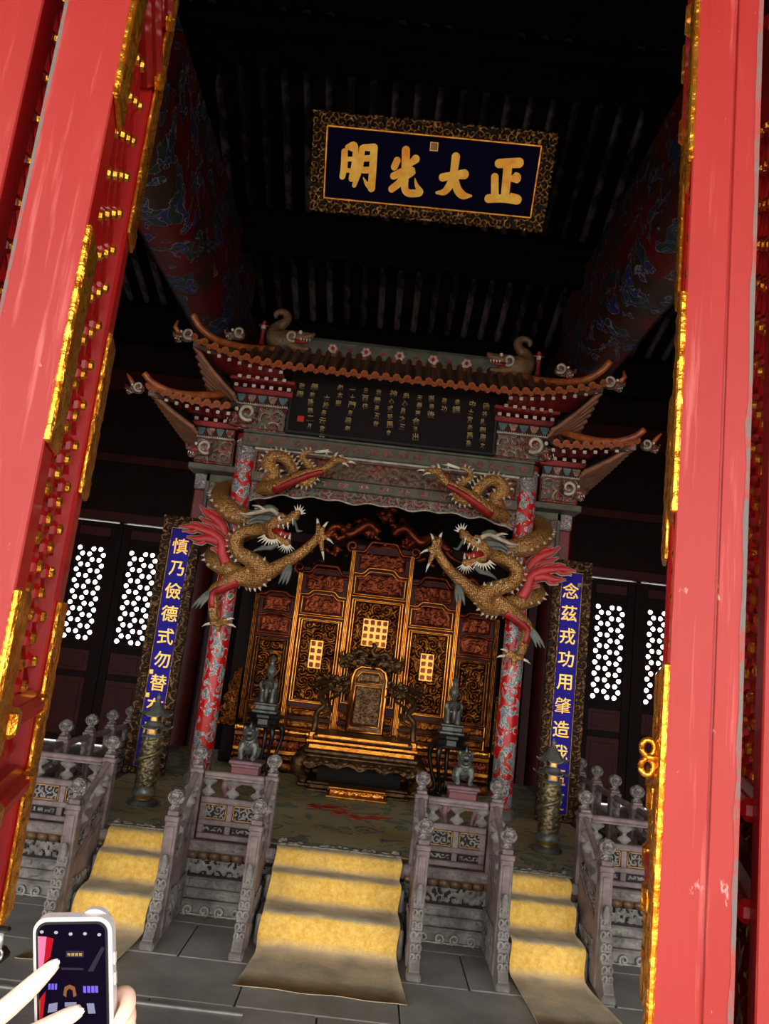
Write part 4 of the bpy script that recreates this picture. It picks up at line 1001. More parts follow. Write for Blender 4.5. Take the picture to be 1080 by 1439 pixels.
# ================================================================== DRAGONS ON THE COLUMNS
BODY = [(-0.990,7.220,2.856,0.07),(-1.116,7.290,2.835,0.058),(-1.25,7.340,2.81,0.058),(-1.335,7.360,2.725,0.062),(-1.29,7.360,2.620,0.068),(-1.16,7.340,2.556,0.078),(-1.045,7.340,2.482,0.09),(-1.07,7.380,2.395,0.092),(-1.19,7.440,2.39,0.088),(-1.375,7.510,2.455,0.088),(-1.575,7.660,2.552,0.085),(-1.577,7.890,2.712,0.085),(-1.40,7.92,2.845,0.085),(-1.206,7.800,2.928,0.085),(-1.171,7.550,2.956,0.090),(-1.273,7.480,2.961,0.090),(-1.416,7.480,3.000,0.1),(-1.583,7.600,3.126,0.100),(-1.603,7.850,3.279,0.095),(-1.43,7.930,3.34,0.09),(-1.240,7.800,3.348,0.090),(-1.122,7.620,3.379,0.085),(-1.090,7.550,3.459,0.072),(-1.163,7.520,3.524,0.066),(-1.104,7.500,3.604,0.062),(-1.000,7.480,3.594,0.058),(-0.910,7.460,3.505,0.055),(-0.852,7.440,3.395,0.050),(-0.746,7.420,3.361,0.045),(-0.679,7.400,3.432,0.040),(-0.741,7.400,3.527,0.036),(-0.816,7.400,3.595,0.030),(-0.775,7.400,3.659,0.022),(-0.634,7.400,3.667,0.008)]
ARM = [(-1.019,7.360,2.43,0.075),(-0.910,7.300,2.498,0.070),(-0.801,7.240,2.567,0.060),(-0.683,7.200,2.656,0.050),(-0.582,7.160,2.757,0.045),(-0.533,7.140,2.815,0.050)]
LEG = [(-1.158,7.420,2.416,0.095),(-1.265,7.420,2.381,0.085),(-1.383,7.420,2.303,0.065),(-1.474,7.440,2.238,0.055),(-1.461,7.440,2.103,0.050),(-1.437,7.440,1.993,0.045),(-1.388,7.440,1.935,0.045)]
HIND = [(-1.212,7.620,3.291,0.070),(-1.046,7.500,3.301,0.075),(-0.896,7.420,3.369,0.060),(-0.735,7.360,3.441,0.045),(-0.590,7.320,3.491,0.036),(-0.508,7.300,3.563,0.040)]
def dragon(s, label):
    t = thing('column_dragon', (s*1.41, 7.7, 1.8), label, 'dragon', 'carved dragons on the canopy columns')
    mx = (lambda p: (-p[0], p[1], p[2])) if s > 0 else None
    N_ = lambda: B(mx)
    b = N_()
    stube(b, BODY, 7, 12); stube(b, ARM, 5, 10); stube(b, LEG, 5, 10); stube(b, HIND, 5, 10)
    b.sph((-1.08, 7.38, 2.44), (.085, .08, .085), 12, 8)
    # head
    b.sph((-.965, 7.2, 2.86), (.095, .085, .08), 12, 8)
    stube(b, [(-.97, 7.19, 2.9, .07), (-.88, 7.15, 2.92, .06), (-.82, 7.125, 2.945, .046), (-.765, 7.11, 2.99, .052)], 5, 10)
    stube(b, [(-.98, 7.19, 2.81, .06), (-.9, 7.15, 2.755, .045), (-.83, 7.13, 2.725, .04), (-.785, 7.12, 2.73, .03)], 5, 10)
    b.sph((-.9, 7.12, 2.97), (.04, .03, .026), 8, 6); b.sph((-.9, 7.2, 2.97), (.04, .03, .026), 8, 6)
    b.sph((-.755, 7.09, 3.0), .03, 8, 6); b.sph((-.755, 7.135, 3.0), .03, 8, 6)
    # toes
    toes = {'a': ((-.533,7.14,2.815), [(-.56,7.12,2.93),(-.5,7.09,2.9),(-.46,7.1,2.80),(-.485,7.1,2.68)]),
            'l': ((-1.388,7.44,1.935), [(-1.30,7.37,1.985),(-1.275,7.37,1.94),(-1.36,7.38,1.86),(-1.46,7.4,1.93)]),
            'h': ((-.508,7.3,3.563), [(-.46,7.3,3.62),(-.36,7.28,3.58),(-.42,7.27,3.56),(-.5,7.25,3.60)])}
    tal = []
    for k, (c, ts) in toes.items():
        for e in ts:
            m = tuple((c[i]*.5+e[i]*.5) for i in range(3)); m = (m[0], m[1]-.025, m[2]+.01)
            stube(b, [(*c, .036), (*m, .028), (*e, .018)], 4, 8)
            d = Vector(e)-Vector(m); d.normalize(); tal.append((e, tuple(Vector(e)+d*.075+Vector((0, 0, -.012))), .014))
    body = remesh(b, 'body', .011, 'dragon_gold', t, 2)
    for a, e, r in tal:
        q = N_(); m = [(a[i]+e[i])/2 for i in range(3)]; m[2] += .008; q.tube([a, m, e], [r, r*.75, .001], 7); q.obj('talon', 'ivory', t, True)
    # dorsal fins: pale saw-teeth along the outside of the coils
    Q = spline(BODY, 7); q = N_()
    for i in range(10, len(Q)-4, 2):
        p = Vector(Q[i][:3]); tn = (Vector(Q[i+1][:3])-Vector(Q[i-1][:3])).normalized(); cv = (Vector(Q[i+3][:3])+Vector(Q[i-3][:3]))/2-p
        n = -(cv-tn*cv.dot(tn)); n.y -= .002
        if n.length < 1e-4: continue
        n.normalize(); r = Q[i][3]; a = p+n*(r*.93); wd = .014+.12*r
        q.tube([a-tn*.004, a+n*.016-tn*.004, a+n*(.03+.1*r)-tn*.012], [wd*.7, wd*.5, .001], 5)
    q.obj('dorsal_fins', 'dragon_belly', t, kind='stuff')
    # tail hair
    for k in range(5):
        q = N_(); q.tube([(-.70, 7.4, 3.665), (-.62+.01*k, 7.39, 3.675+.006*k), (-.53-.02*k, 7.38, 3.68-.02*k+.03*(k % 2))], [.014, .01, .001], 6); q.obj('tail_hair', 'ivory', t, True)
    # red undersides of the limbs
    for L in (LEG[1:5], HIND[1:5]):
        q = N_(); stube(q, [(p[0], p[1]-.02, p[2]-.03, p[3]*.72) for p in L], 4, 8); q.obj('red_underside', 'dragon_red', t, True)
    # mouth
    q = N_(); q.tube([(-.95, 7.16, 2.83), (-.88, 7.12, 2.80), (-.83, 7.10, 2.79), (-.79, 7.09, 2.81)], [.045, .034, .024, .006], 8); q.obj('tongue', 'dragon_red', t, True)
    for (x, z, d) in ((-.79, 2.945, -1), (-.83, 2.905, -1), (-.87, 2.88, -1), (-.91, 2.87, -1), (-.8, 2.755, 1), (-.84, 2.76, 1), (-.88, 2.78, 1)):
        for y in (7.085, 7.155):
            q = N_(); q.cone((x, y, z), (x+.006, y-.004, z+d*(.06 if x > -.835 else .035)), .010, 6); q.obj('tooth', 'ivory', t)
    for y in (7.105, 7.215):
        q = N_(); q.sph((-.905, y-.012, 2.935), .026, 10, 8); e = q.obj('eye', 'ivory', t, True); q = N_(); q.sph((-.893, y-.032, 2.937), .012, 8, 6); q.obj('pupil', 'ebony', e, True)
    # horns, mane, whiskers, beard
    for y in (7.13, 7.27):
        q = N_(); stube(q, [(-.93, y, 2.97, .022), (-1.0, y, 3.01, .02), (-1.1, y+.02, 2.985, .018), (-1.22, y+.03, 2.95, .014), (-1.29, y+.03, 2.955, .004)], 5, 8); stube(q, [(-1.06, y, 3.0, .016), (-1.12, y, 3.03, .012), (-1.18, y, 3.03, .003)], 4, 7); q.obj('horn', 'dragon_belly', t, True)
    for k in range(5):
        q = N_(); z = 2.99-.022*k; y = 7.16+.035*(k % 3); stube(q, [(-.95, y, z+.01, .03), (-1.03, y+.02, z+.045-.01*k, .034), (-1.13, y+.04, z+.01, .022), (-1.22, y+.05, z-.01-.008*k, .004)], 5, 7, flat=(0, 1, 0)); q.obj('mane_lock', 'dragon_grey', t, True)
    rr = random.Random(4)
    for k in range(9):
        a = -2.6+k*.22; q = N_(); c = (-.96, 7.12, 2.80); r0, r1 = .075, .15+.02*(k % 2)
        q.cone((c[0]+r0*math.cos(a), c[1], c[2]+r0*math.sin(a)*.9), (c[0]+r1*math.cos(a), c[1]-.02, c[2]+r1*math.sin(a)*.9), .013, 6); q.obj('cheek_spike', 'ivory', t)
    for k in range(8):
        a = -2.5+k*.27; q = N_(); c = (-.815, 7.12, 2.72); q.cone((c[0]+.03*math.cos(a), c[1]-.01, c[2]+.03*math.sin(a)), (c[0]+.1*math.cos(a), c[1]-.03, c[2]+.1*math.sin(a)), .009, 6); q.obj('beard_spike', 'ivory', t)
    for k in range(6):
        a = .1+k*.42; q = N_(); c = (-.75, 7.1, 3.0); q.cone((c[0]+.03*math.cos(a), c[1], c[2]+.03*math.sin(a)), (c[0]+.075*math.cos(a), c[1]-.015, c[2]+.085*math.sin(a)), .012, 6); q.obj('nose_spike', 'ivory', t)
    q = N_(); stube(q, [(-.77, 7.08, 2.93, .012), (-.74, 7.05, 2.86, .012), (-.72, 7.04, 2.83, .014), (-.68, 7.03, 2.835, .003)], 5, 7); q.obj('whisker', 'dragon_grey', t, True)
    for k in range(3):
        q = N_(); stube(q, [(-.9, 7.12, 2.7, .018), (-.96-.02*k, 7.1, 2.65, .016), (-1.02-.03*k, 7.1, 2.665-.02*k, .012), (-1.07-.02*k, 7.1, 2.63-.015*k, .002)], 5, 7); q.obj('beard_lock', 'dragon_grey', t, True)
    # elbow tufts
    for (x, y, z) in ((-.77, 7.2, 2.535), (-1.5, 7.42, 2.24)):
        for k in range(3):
            q = N_(); sx = 1 if x > -1 else -1
            stube(q, [(x, y, z, .018), (x+sx*(.01+.02*k) if sx < 0 else x+.005-.02*k, y-.02, z-.06, .022), (x+(sx*(.05+.03*k) if sx < 0 else -.03*k), y-.02, z-.13, .016), (x+(sx*(.07+.04*k) if sx < 0 else -.01-.035*k), y-.02, z-.19, .002)], 4, 7, flat=(0, 1, 0)); q.obj('elbow_tuft', 'dragon_grey', t, True)
    # flames streaming from the shoulder
    FP = [[(-1.40,7.43,2.50,.05),(-1.45,7.43,2.6,.05),(-1.47,7.43,2.70,.045),(-1.56,7.43,2.77,.04),(-1.68,7.43,2.80,.034),(-1.78,7.43,2.815,.026),(-1.9,7.43,2.80,.003)],
          [(-1.5,7.43,2.70,.045),(-1.6,7.43,2.72,.04),(-1.7,7.43,2.705,.028),(-1.81,7.43,2.715,.003)],
          [(-1.46,7.5,2.76,.045),(-1.5,7.5,2.86,.045),(-1.58,7.5,2.93,.038),(-1.66,7.5,2.965,.03),(-1.75,7.5,3.04,.003)],
          [(-1.5,7.5,2.82,.035),(-1.58,7.5,2.86,.03),(-1.66,7.5,2.89,.022),(-1.74,7.5,2.93,.002)],
          [(-1.66,7.43,2.8,.024),(-1.72,7.43,2.845,.018),(-1.8,7.43,2.85,.002)],
          [(-1.62,7.43,2.72,.024),(-1.66,7.43,2.67,.018),(-1.74,7.43,2.665,.002)],
          [(-1.43,7.43,2.58,.03),(-1.5,7.43,2.62,.024),(-1.57,7.43,2.63,.003)],
          [(-1.7,7.43,2.8,.02),(-1.76,7.43,2.77,.018),(-1.82,7.43,2.775,.012),(-1.86,7.43,2.76,.002)],
          [(-1.56,7.5,2.92,.024),(-1.58,7.5,2.98,.02),(-1.64,7.5,3.0,.014),(-1.67,7.5,3.03,.002)],
          [(-1.55,7.43,2.76,.022),(-1.58,7.43,2.81,.02),(-1.64,7.43,2.84,.014),(-1.69,7.43,2.86,.002)],
          [(-1.46,7.43,2.64,.024),(-1.42,7.43,2.69,.02),(-1.43,7.43,2.74,.014),(-1.41,7.43,2.78,.002)],
          [(-1.62,7.5,2.87,.02),(-1.66,7.5,2.85,.016),(-1.71,7.5,2.86,.002)]]
    for P in FP:
        q = N_(); FL[0] = .35; stube(q, P, 6, 8, flat=(0, 1, 0)); f = q.obj('flame', 'flame_red', t, True)
        q = N_(); FL[0] = .2; stube(q, [(a, y+.012, z, r+.009) for a, y, z, r in P], 6, 8, flat=(0, 1, 0)); q.obj('flame_rim', 'white_paint', f, True); FL[0] = .35
    # small curls of light paint inside the flame
    return t
dragon(-1, 'gilded dragon coiling round the red column on the phone side of the throne')
dragon(1, 'gilded dragon coiling round the red column on the door hasp side of the throne')

# ================================================================== PLAQUE AND COUPLETS
def plaque():
    ang = math.atan2(.5, .685)   # leans forward at the top
    t = thing('name_plaque', (.1, 7.0, 5.985), 'blue plaque with four gold characters in a carved gilt frame under the rafters', 'sign')
    up = Vector((0, -.5896, .8077)); nn = Vector((0, -.8077, -.5896)); rt = Vector((1, 0, 0)); O = Vector((.1, 6.75, 6.3275))
    th = R(.75)
    def mpR(p):
        a, c = p[0]*math.cos(th)-p[2]*math.sin(th), p[0]*math.sin(th)+p[2]*math.cos(th); q = O+rt*a+up*c-nn*p[1]; return (q.x, q.y, q.z)
    def mp(p): q = O+rt*p[0]+up*p[2]-nn*p[1]; return (q.x, q.y, q.z)
    b = B(mpR); b.box(-1.1, 1.1, .0, .05, -.4, .4); b.obj('panel', 'navy', t)
    b = B(mpR)
    for z in (-.312, .312): b.box(-1.0, 1.0, -.016, .01, z-.009, z+.009, .003)
    for x in (-.995, .995): b.box(x-.009, x+.009, -.016, .01, -.31, .31, .003)
    b.obj('inner_fillet', 'gilt', t)
    # carved frame with openwork edge
    fr = B(mpR); W2, H2 = 1.125, .43
    for x0, x1, z0, z1 in ((-W2, W2, .318, H2), (-W2, W2, -H2, -.318), (-W2, -1.0, -.318, .318), (1.0, W2, -.318, .318)):
        fr.box(x0, x1, -.006, .04, z0, z1)
    f = fr.obj('frame', 'hollow', t)
    for x0, x1, z0, z1, sd in ((-W2, W2, .318, H2, 2), (-W2, W2, -H2, -.318, 4), (-W2, -1.004, -.318, .318, 6), (1.004, W2, -.318, .318, 8)):
        b = B(mpR); lu, lw = x1-x0, z1-z0; res = .0075; nu, nw = int(lu/res), int(lw/res)
        U, V = np.meshgrid(np.linspace(x0, x1, nu), np.linspace(z0, z1, nw), indexing='ij'); H = .7*scroll(U+3, V+2, .075, sd)+.3*(1-np.abs(2*vn(U*30, V*30, sd)-1))
        b.grid(np.stack([U, -.004-.055*H, V], -1), H, .42); b.obj('carved_dragons', 'gilt_frame', f, True, normals=False)
    rr = random.Random(5); b = B(mpR)
    for k in range(110):
        e = rr.random()
        if e < .4: p = (rr.uniform(-W2, W2), H2)
        elif e < .8: p = (rr.uniform(-W2, W2), -H2)
        else: p = (rr.choice((-W2, W2)), rr.uniform(-H2, H2))
        b.sph((p[0], 0, p[1]), (rr.uniform(.012, .032), .025, rr.uniform(.01, .022)), 7, 5)
    b.obj('openwork_edge', 'gilt_frame', f, True, kind='stuff')
    CH = [[[(-0.824,0.096,0.029),(-0.818,-0.035,0.032),(-0.829,-0.121,0.027)],[(-0.797,0.135,0.025),(-0.734,0.161,0.027),(-0.720,0.047,0.027),(-0.740,-0.132,0.027)],[(-0.806,0.034,0.020),(-0.737,0.041,0.020)],[(-0.808,-0.058,0.020),(-0.746,-0.064,0.020)],[(-0.662,0.140,0.027),(-0.670,-0.028,0.029),(-0.709,-0.186,0.020)],[(-0.650,0.149,0.027),(-0.551,0.159,0.034)],[(-0.551,0.155,0.034),(-0.546,-0.031,0.034),(-0.544,-0.194,0.036)],[(-0.544,-0.194,0.027),(-0.587,-0.166,0.020),(-0.629,-0.109,0.004)],[(-0.642,0.055,0.027),(-0.556,0.068,0.027)],[(-0.633,-0.044,0.029),(-0.546,-0.035,0.029)]],
          [[(-0.252,0.166,0.038),(-0.240,0.016,0.038)],[(-0.324,0.071,0.032),(-0.345,0.013,0.032)],[(-0.153,0.100,0.038),(-0.204,0.051,0.025)],[(-0.345,-0.067,0.032),(-0.249,-0.017,0.036),(-0.172,-0.005,0.034),(-0.202,-0.045,0.027)],[(-0.247,-0.041,0.036),(-0.282,-0.118,0.034),(-0.351,-0.182,0.032)],[(-0.234,-0.040,0.034),(-0.230,-0.153,0.034),(-0.194,-0.199,0.034),(-0.114,-0.195,0.034),(-0.076,-0.179,0.029),(-0.118,-0.126,0.018),(-0.141,-0.067,0.004)]],
          [[(0.117,-0.032,0.036),(0.219,-0.003,0.034),(0.316,0.016,0.044)],[(0.218,0.157,0.039),(0.217,0.043,0.036),(0.210,-0.050,0.036),(0.158,-0.149,0.031),(0.080,-0.171,0.013)],[(0.226,-0.021,0.036),(0.270,-0.118,0.039),(0.332,-0.168,0.036),(0.408,-0.165,0.010)]],
          [[(0.625,0.141,0.040),(0.810,0.165,0.044)],[(0.710,0.138,0.041),(0.728,-0.146,0.039)],[(0.803,0.034,0.049),(0.776,0.025,0.031)],[(0.605,0.023,0.034),(0.632,-0.146,0.036)],[(0.575,-0.171,0.039),(0.714,-0.157,0.036),(0.845,-0.153,0.044)],[(0.832,-0.135,0.031),(0.782,-0.108,0.010)]]]
    for ci, strokes in enumerate(CH):
        b = B(mp)
        for k, st in enumerate(strokes):
            Q = spline(st, 5) if len(st) > 2 else [np.array(q) for q in st]
            L, Rr = [], []
            n = len(Q)
            for i, q in enumerate(Q):
                d = (Q[min(i+1, n-1)]-Q[max(i-1, 0)])[:2]; d = d/np.hypot(*d); nx, ny = -d[1], d[0]
                L.append((q[0]+nx*q[2], q[1]+ny*q[2])); Rr.append((q[0]-nx*q[2], q[1]-ny*q[2]))
            d0 = (Q[1]-Q[0])[:2]; a0 = math.atan2(d0[1], d0[0]); d1 = (Q[-1]-Q[-2])[:2]; a1 = math.atan2(d1[1], d1[0])
            c0 = [(Q[0][0]+Q[0][2]*math.cos(a0-math.pi/2-x), Q[0][1]+Q[0][2]*math.sin(a0-math.pi/2-x)) for x in np.linspace(.3, math.pi-.3, 6)]
            c1 = [(Q[-1][0]+Q[-1][2]*math.cos(a1+math.pi/2-x), Q[-1][1]+Q[-1][2]*math.sin(a1+math.pi/2-x)) for x in np.linspace(.3, math.pi-.3, 6)]
            yt = -.012-.0006*k
            # strip faces so that the caps stay simple
            out = c0+L+c1+Rr[::-1]
            b.prism(out, .001, yt, 'y')
        b.obj('character', 'gold_ink', t)
    b = B(mp); b.box(-.035, .045, -.006, 0, .183, .262, .003); q = b.obj('seal', 'gold_ink', t)
    b = B(mp); b.box(-.025, .035, -.009, -.004, .193, .252); b.box(-.018, .006, -.0095, -.004, .2, .22); b.obj('seal_face', 'glazed_orange', q)
plaque()

def couplet(s, chars, label, seals):
    xc, yc = s*1.95, 7.82
    t = thing('couplet_board', (xc, yc, ZS), label, 'sign', 'couplet boards beside the canopy')
    b = B(); b.box(xc-.1, xc+.1, yc-.02, yc+.02, .55, 2.83, .004); b.obj('panel', 'royal_blue', t)
    b = B()
    for x in (-.102, .102): b.box(xc+x-.005, xc+x+.005, yc-.028, yc, .545, 2.835, .002)
    for z in (.545, 2.835): b.box(xc-.107, xc+.107, yc-.028, yc, z-.005, z+.005, .002)
    b.obj('gilt_fillet', 'dull_gold_trim', t)
    fr = B(); rects = ((-.19, -.107, .475, 2.95), (.107, .19, .475, 2.95), (-.107, .107, .475, .54), (-.107, .107, 2.84, 2.95))
    for x0, x1, z0, z1 in rects: fr.box(xc+x0, xc+x1, yc-.025, yc+.025, z0, z1)
    f = fr.obj('frame', 'hollow', t)
    for i, (x0, x1, z0, z1) in enumerate(rects):
        b = B(); carve(b, (xc+x0, yc-.025, z0), (1,0,0), (0,0,1), (0,-1,0), x1-x0, z1-z0, .0095, .055, .1, 40+i+(5 if s > 0 else 0), fade=False, cut=.3); b.obj('carved_dragons', 'gilt_brown', f, True, normals=False)
    rr = random.Random(9+s); b = B()
    for k in range(120):
        z = rr.uniform(.47, 2.95); x = rr.choice((-.188, .188)); b.sph((xc+x, yc-.02, z), (rr.uniform(.006, .014), .02, rr.uniform(.012, .03)), 6, 5)
    b.obj('openwork_edge', 'gilt_brown', f, True, kind='stuff')
    for i, ch in enumerate(chars): glyph('character', ch, xc-.005*s, yc-.024, 2.655-i*.222, .165, 'gold_leaf', t, bold=0 if ch == '肇' else .0018, ext=.003)
    for x, z, m in seals:
        b = B(); b.box(xc+x-.02, xc+x+.02, yc-.025, yc-.018, z-.022, z+.022, .003); b.obj('seal', m, t)
couplet(-1, '慎乃儉德式勿替有歷年', 'tall blue couplet board in carved frame beside the column on the phone side', [(-.08, 1.42, 'gold_leaf'), (-.08, 1.2, 'gold_leaf')])
couplet(1, '念茲戎功用肇造我區夏', 'tall blue couplet board in carved frame beside the column on the door hasp side', [(.08, 2.72, 'faded_gold')])

# ================================================================== GILDED SCREEN BEHIND THE THRONE
XS, YS = .065, 9.0
scr = thing('folding_screen', (XS, YS, ZS), 'tall gilded five-panel screen with dark carved crest behind the throne', 'screen')
def hump(u, h):   # stepped cloud-shaped top line, u in -1..1
    a = abs(u); return h*(1 if a < .42 else (.5+.5*math.cos(math.pi*(a-.42)/.3) if a < .72 else 0))
def moulding(b, x0, x1, z, h, y, r, n=26): b.tube([(x0+(x1-x0)*i/n, y, z+hump(-1+2*i/n, h)) for i in range(n+1)], r, 8)
def screen_panel(x0, x1, zb, zm, z1, z2, paper, sd, hh):
    """zb..zm main field, zm..z1 small field, z1..z2 head field with shaped tops"""
    p = None
    b = B(); b.box(x0, x1, YS-.01, YS+.04, .9, z2+hh*.6); p = b.obj('panel_back', 'dark_red', scr)
    w = x1-x0; g = .05
    # main field
    b = B(); carve(b, (x0+g+.04, YS-.012, zb+.05), (1,0,0), (0,0,1), (0,-1,0), w-2*g-.08, zm-zb-.1, .011, .05, .13, sd, cut=.12); b.obj('dragon_relief', 'gilt_dark', p, True, normals=False)
    b = B()
    for q, r, yy in ((g, .013, -.03), (g+.028, .008, -.024), (-.0, .0, 0)):
        if r: 
            for a, c in (((x0+q, zb+q*.5), (x1-q, zb+q*.5)), ((x0+q, zm-q*.5), (x1-q, zm-q*.5)), ((x0+q, zb+q*.5), (x0+q, zm-q*.5)), ((x1-q, zb+q*.5), (x1-q, zm-q*.5))):
                b.tube([(a[0], YS+yy, a[1]), (c[0], YS+yy, c[1])], r, 8)
    b.obj('field_moulding', 'gilt' if paper else 'gilt_dark', p, 50)
    # small shaped field
    b = B(); carve(b, (x0+g+.02, YS-.012, zm+.05), (1,0,0), (0,0,1), (0,-1,0), w-2*g-.04, z1-zm-.07, .0125, .03, .1, sd+3); b.obj('small_relief', 'gilt_red', p, True, normals=False)
    b = B(); moulding(b, x0+.03, x1-.03, z1-.03, hh*.6, YS-.03, .014); moulding(b, x0+.05, x1-.05, z1-.065, hh*.55, YS-.024, .008)
    b.tube([(x0+.05, YS-.026, zm+.035), (x1-.05, YS-.026, zm+.035)], .009, 8); b.tube([(x0+.03, YS-.03, zm+.012), (x1-.03, YS-.03, zm+.012)], .012, 8)
    for x in (x0+.05, x1-.05): b.tube([(x, YS-.024, zm+.035), (x, YS-.024, z1-.06)], .008, 8)
    b.obj('shaped_moulding', 'gilt_red' if hh < .05 else 'gilt', p, 50)
    # head field
    b = B(); carve(b, (x0+g+.02, YS-.012, z1+.02), (1,0,0), (0,0,1), (0,-1,0), w-2*g-.04, z2-z1-.03, .0125, .03, .1, sd+5); b.obj('head_relief', 'gilt_red', p, True, normals=False)
    b = B(); moulding(b, x0+.02, x1-.02, z2, hh, YS-.035, .019); moulding(b, x0+.03, x1-.03, z2-.04, hh*.95, YS-.03, .009); b.obj('crown_moulding', 'gilt_red', p, 50)
    # paper
    if paper:
        xa, xb, za, zc, nx, nz = paper
        b = B(); b.box(xa, xb, YS-.056, YS-.046, za, zc, .002); pp = b.obj('calligraphy_sheet', 'gold_leaf', p)
        cw, chh = (xb-xa)/nx, (zc-za)/nz; rr = random.Random(sd)
        for i in range(nx):
            for j in range(nz):
                cx, cz = xa+cw*(i+.5), za+chh*(j+.5); b = B(); pts = []
                for q in range(16): a = q*2*math.pi/16; r = (.3+.07*rr.random())/max(abs(math.cos(a)), abs(math.sin(a)))**.75; pts.append((cx+cw*r*math.cos(a), cz+chh*r*math.sin(a)))
                b.prism(pts, YS-.0595, YS-.054); b.obj('written_block', 'gilt_red', pp)
    return p
cx = XS
screen_panel(cx-.335, cx+.335, 1.24, 2.44, 2.74, 2.96, (-.075, .208, 1.905, 2.21, 4, 4), 61, .12)
screen_panel(cx-.905, cx-.335, 1.2, 2.16, 2.44, 2.66, (-.635, -.49, 1.6, 1.908, 2, 4), 71, .09)
screen_panel(cx+.335, cx+.905, 1.2, 2.16, 2.44, 2.66, (.605, .755, 1.6, 1.898, 2, 4), 81, .09)
screen_panel(cx-1.36, cx-.905, 1.16, 1.9, 2.16, 2.36, None, 91, .04)
screen_panel(cx+.905, cx+1.36, 1.16, 1.9, 2.16, 2.36, None, 95, .04)
for x, h in ((-1.36, 2.38), (-.905, 2.66), (-.335, 2.98), (.335, 2.98), (.905, 2.66), (1.36, 2.38)):
    b = B(); b.box(cx+x-.024, cx+x+.024, YS-.045, YS+.05, .9, h, .006)
    for q in (-.017, 0, .017): b.tube([(cx+x+q, YS-.05, .98), (cx+x+q, YS-.05, h-.02)], .009, 8)
    b.obj('gilt_post', 'gilt' if abs(x) < 1 else 'gilt_dark', scr, 50)
# scroll ends of the crowns
for x, z, s in ((-.36, 2.99, -1), (.36, 2.99, 1), (-.93, 2.68, -1), (.93, 2.68, 1)):
    b = B(); pts = [(cx+x+s*.055*(1-a/9)*math.cos(a), YS-.04, z+.02+.055*(1-a/9)*math.sin(a)) for a in np.linspace(-1.6, 6.8, 20)]; b.tube(pts, [.02]*17+[.016, .012, .006], 8); b.obj('crown_scroll', 'gilt_red', scr, True)
# lower boards and base mouldings
for x0, x1 in ((-1.33, -.93), (-.88, -.36), (.36, .88), (.93, 1.33), (-.31, .31)):
    for z0, z1 in ((1.06, 1.17), (.93, 1.03)):
        b = B(); b.box(cx+x0, cx+x1, YS-.03, YS, z0, z1, .008); p = b.obj('lower_board', 'gilt_dark', scr)
        b = B(); carve(b, (cx+x0+.02, YS-.03, z0+.012), (1,0,0), (0,0,1), (0,-1,0), x1-x0-.04, z1-z0-.024, .011, .022, .07, int(x0*20)+30); b.obj('board_relief', 'gilt_dark', p, True, normals=False)
        b = B()
        for a, c in (((x0+.01, z0+.008), (x1-.01, z0+.008)), ((x0+.01, z1-.008), (x1-.01, z1-.008)), ((x0+.01, z0), (x0+.01, z1)), ((x1-.01, z0), (x1-.01, z1))): b.tube([(cx+a[0], YS-.035, a[1]), (cx+c[0], YS-.035, c[1])], .007, 6)
        b.obj('board_moulding', 'gilt', p)
for z0, z1, y, m in ((.86, .93, .09, 'gilt'), (.80, .86, .06, 'gilt_dark'), (.70, .80, .04, 'gilt_red'), (.645, .70, .06, 'gilt'), (.58, .645, .08, 'gilt_dark'), (.47, .58, .11, 'gilt_dark')):
    b = B(); b.box(cx-1.4, cx+1.4, YS-y-.03, YS+.08, z0, z1, .012); p = b.obj('base_moulding', m, scr)
    if z1-z0 > .06:
        b = B(); carve(b, (cx-1.38, YS-y-.03, z0+.008), (1,0,0), (0,0,1), (0,-1,0), 2.76, z1-z0-.016, .013, .02, .075, int(z0*100)); b.obj('base_carving', m, p, True, normals=False)
b = B()
for k in range(70): b.sph((cx-1.38+k*.04, YS-.1, .79), .012, 6, 4); b.sph((cx-1.38+k*.04, YS-.1, .71), .012, 6, 4)
b.obj('bead_row', 'gilt', scr, True, kind='stuff')
# dark carved crest with writhing dragons
rr = random.Random(12); b = B()
for s in (-1, 1):
    stube(b, [(cx+s*.08, YS, 3.2, .05), (cx+s*.2, YS-.03, 3.28, .06), (cx+s*.32, YS-.02, 3.2, .055), (cx+s*.42, YS-.03, 3.14, .05), (cx+s*.52, YS, 3.22, .045), (cx+s*.62, YS-.03, 3.2, .04), (cx+s*.7, YS, 3.08, .035), (cx+s*.8, YS, 3.0, .03), (cx+s*.95, YS, 2.95, .02)], 6, 10)
    stube(b, [(cx+s*.95, YS, 2.74, .03), (cx+s*1.05, YS-.03, 2.78, .04), (cx+s*1.15, YS, 2.68, .035), (cx+s*1.25, YS-.02, 2.6, .03), (cx+s*1.36, YS, 2.55, .012)], 6, 10)
for k in range(70):
    a = rr.uniform(-.75, .75); z = 3.06+rr.random()*(.42*(1-abs(a)/.9)); b.sph((cx+a, YS+rr.uniform(-.03, .02), z), (rr.uniform(.025, .055), .04, rr.uniform(.02, .04)), 8, 6)
for k in range(10): b.sph((cx+rr.uniform(-.09, .09), YS-.02, 3.36+.02*k), (.05-.003*k, .05, .035), 8, 6)
for k in range(36):
    s = rr.choice((-1, 1)); a = rr.uniform(.38, 1.3); b.sph((cx+s*a, YS, 2.95-.35*(a-.4)+rr.uniform(-.06, .1)), (rr.uniform(.02, .05), .035, rr.uniform(.018, .036)), 8, 6)
remesh(b, 'dragon_crest', .014, 'dark_crest' if 'dark_crest' in MAT else 'gilt_red', scr, 1)
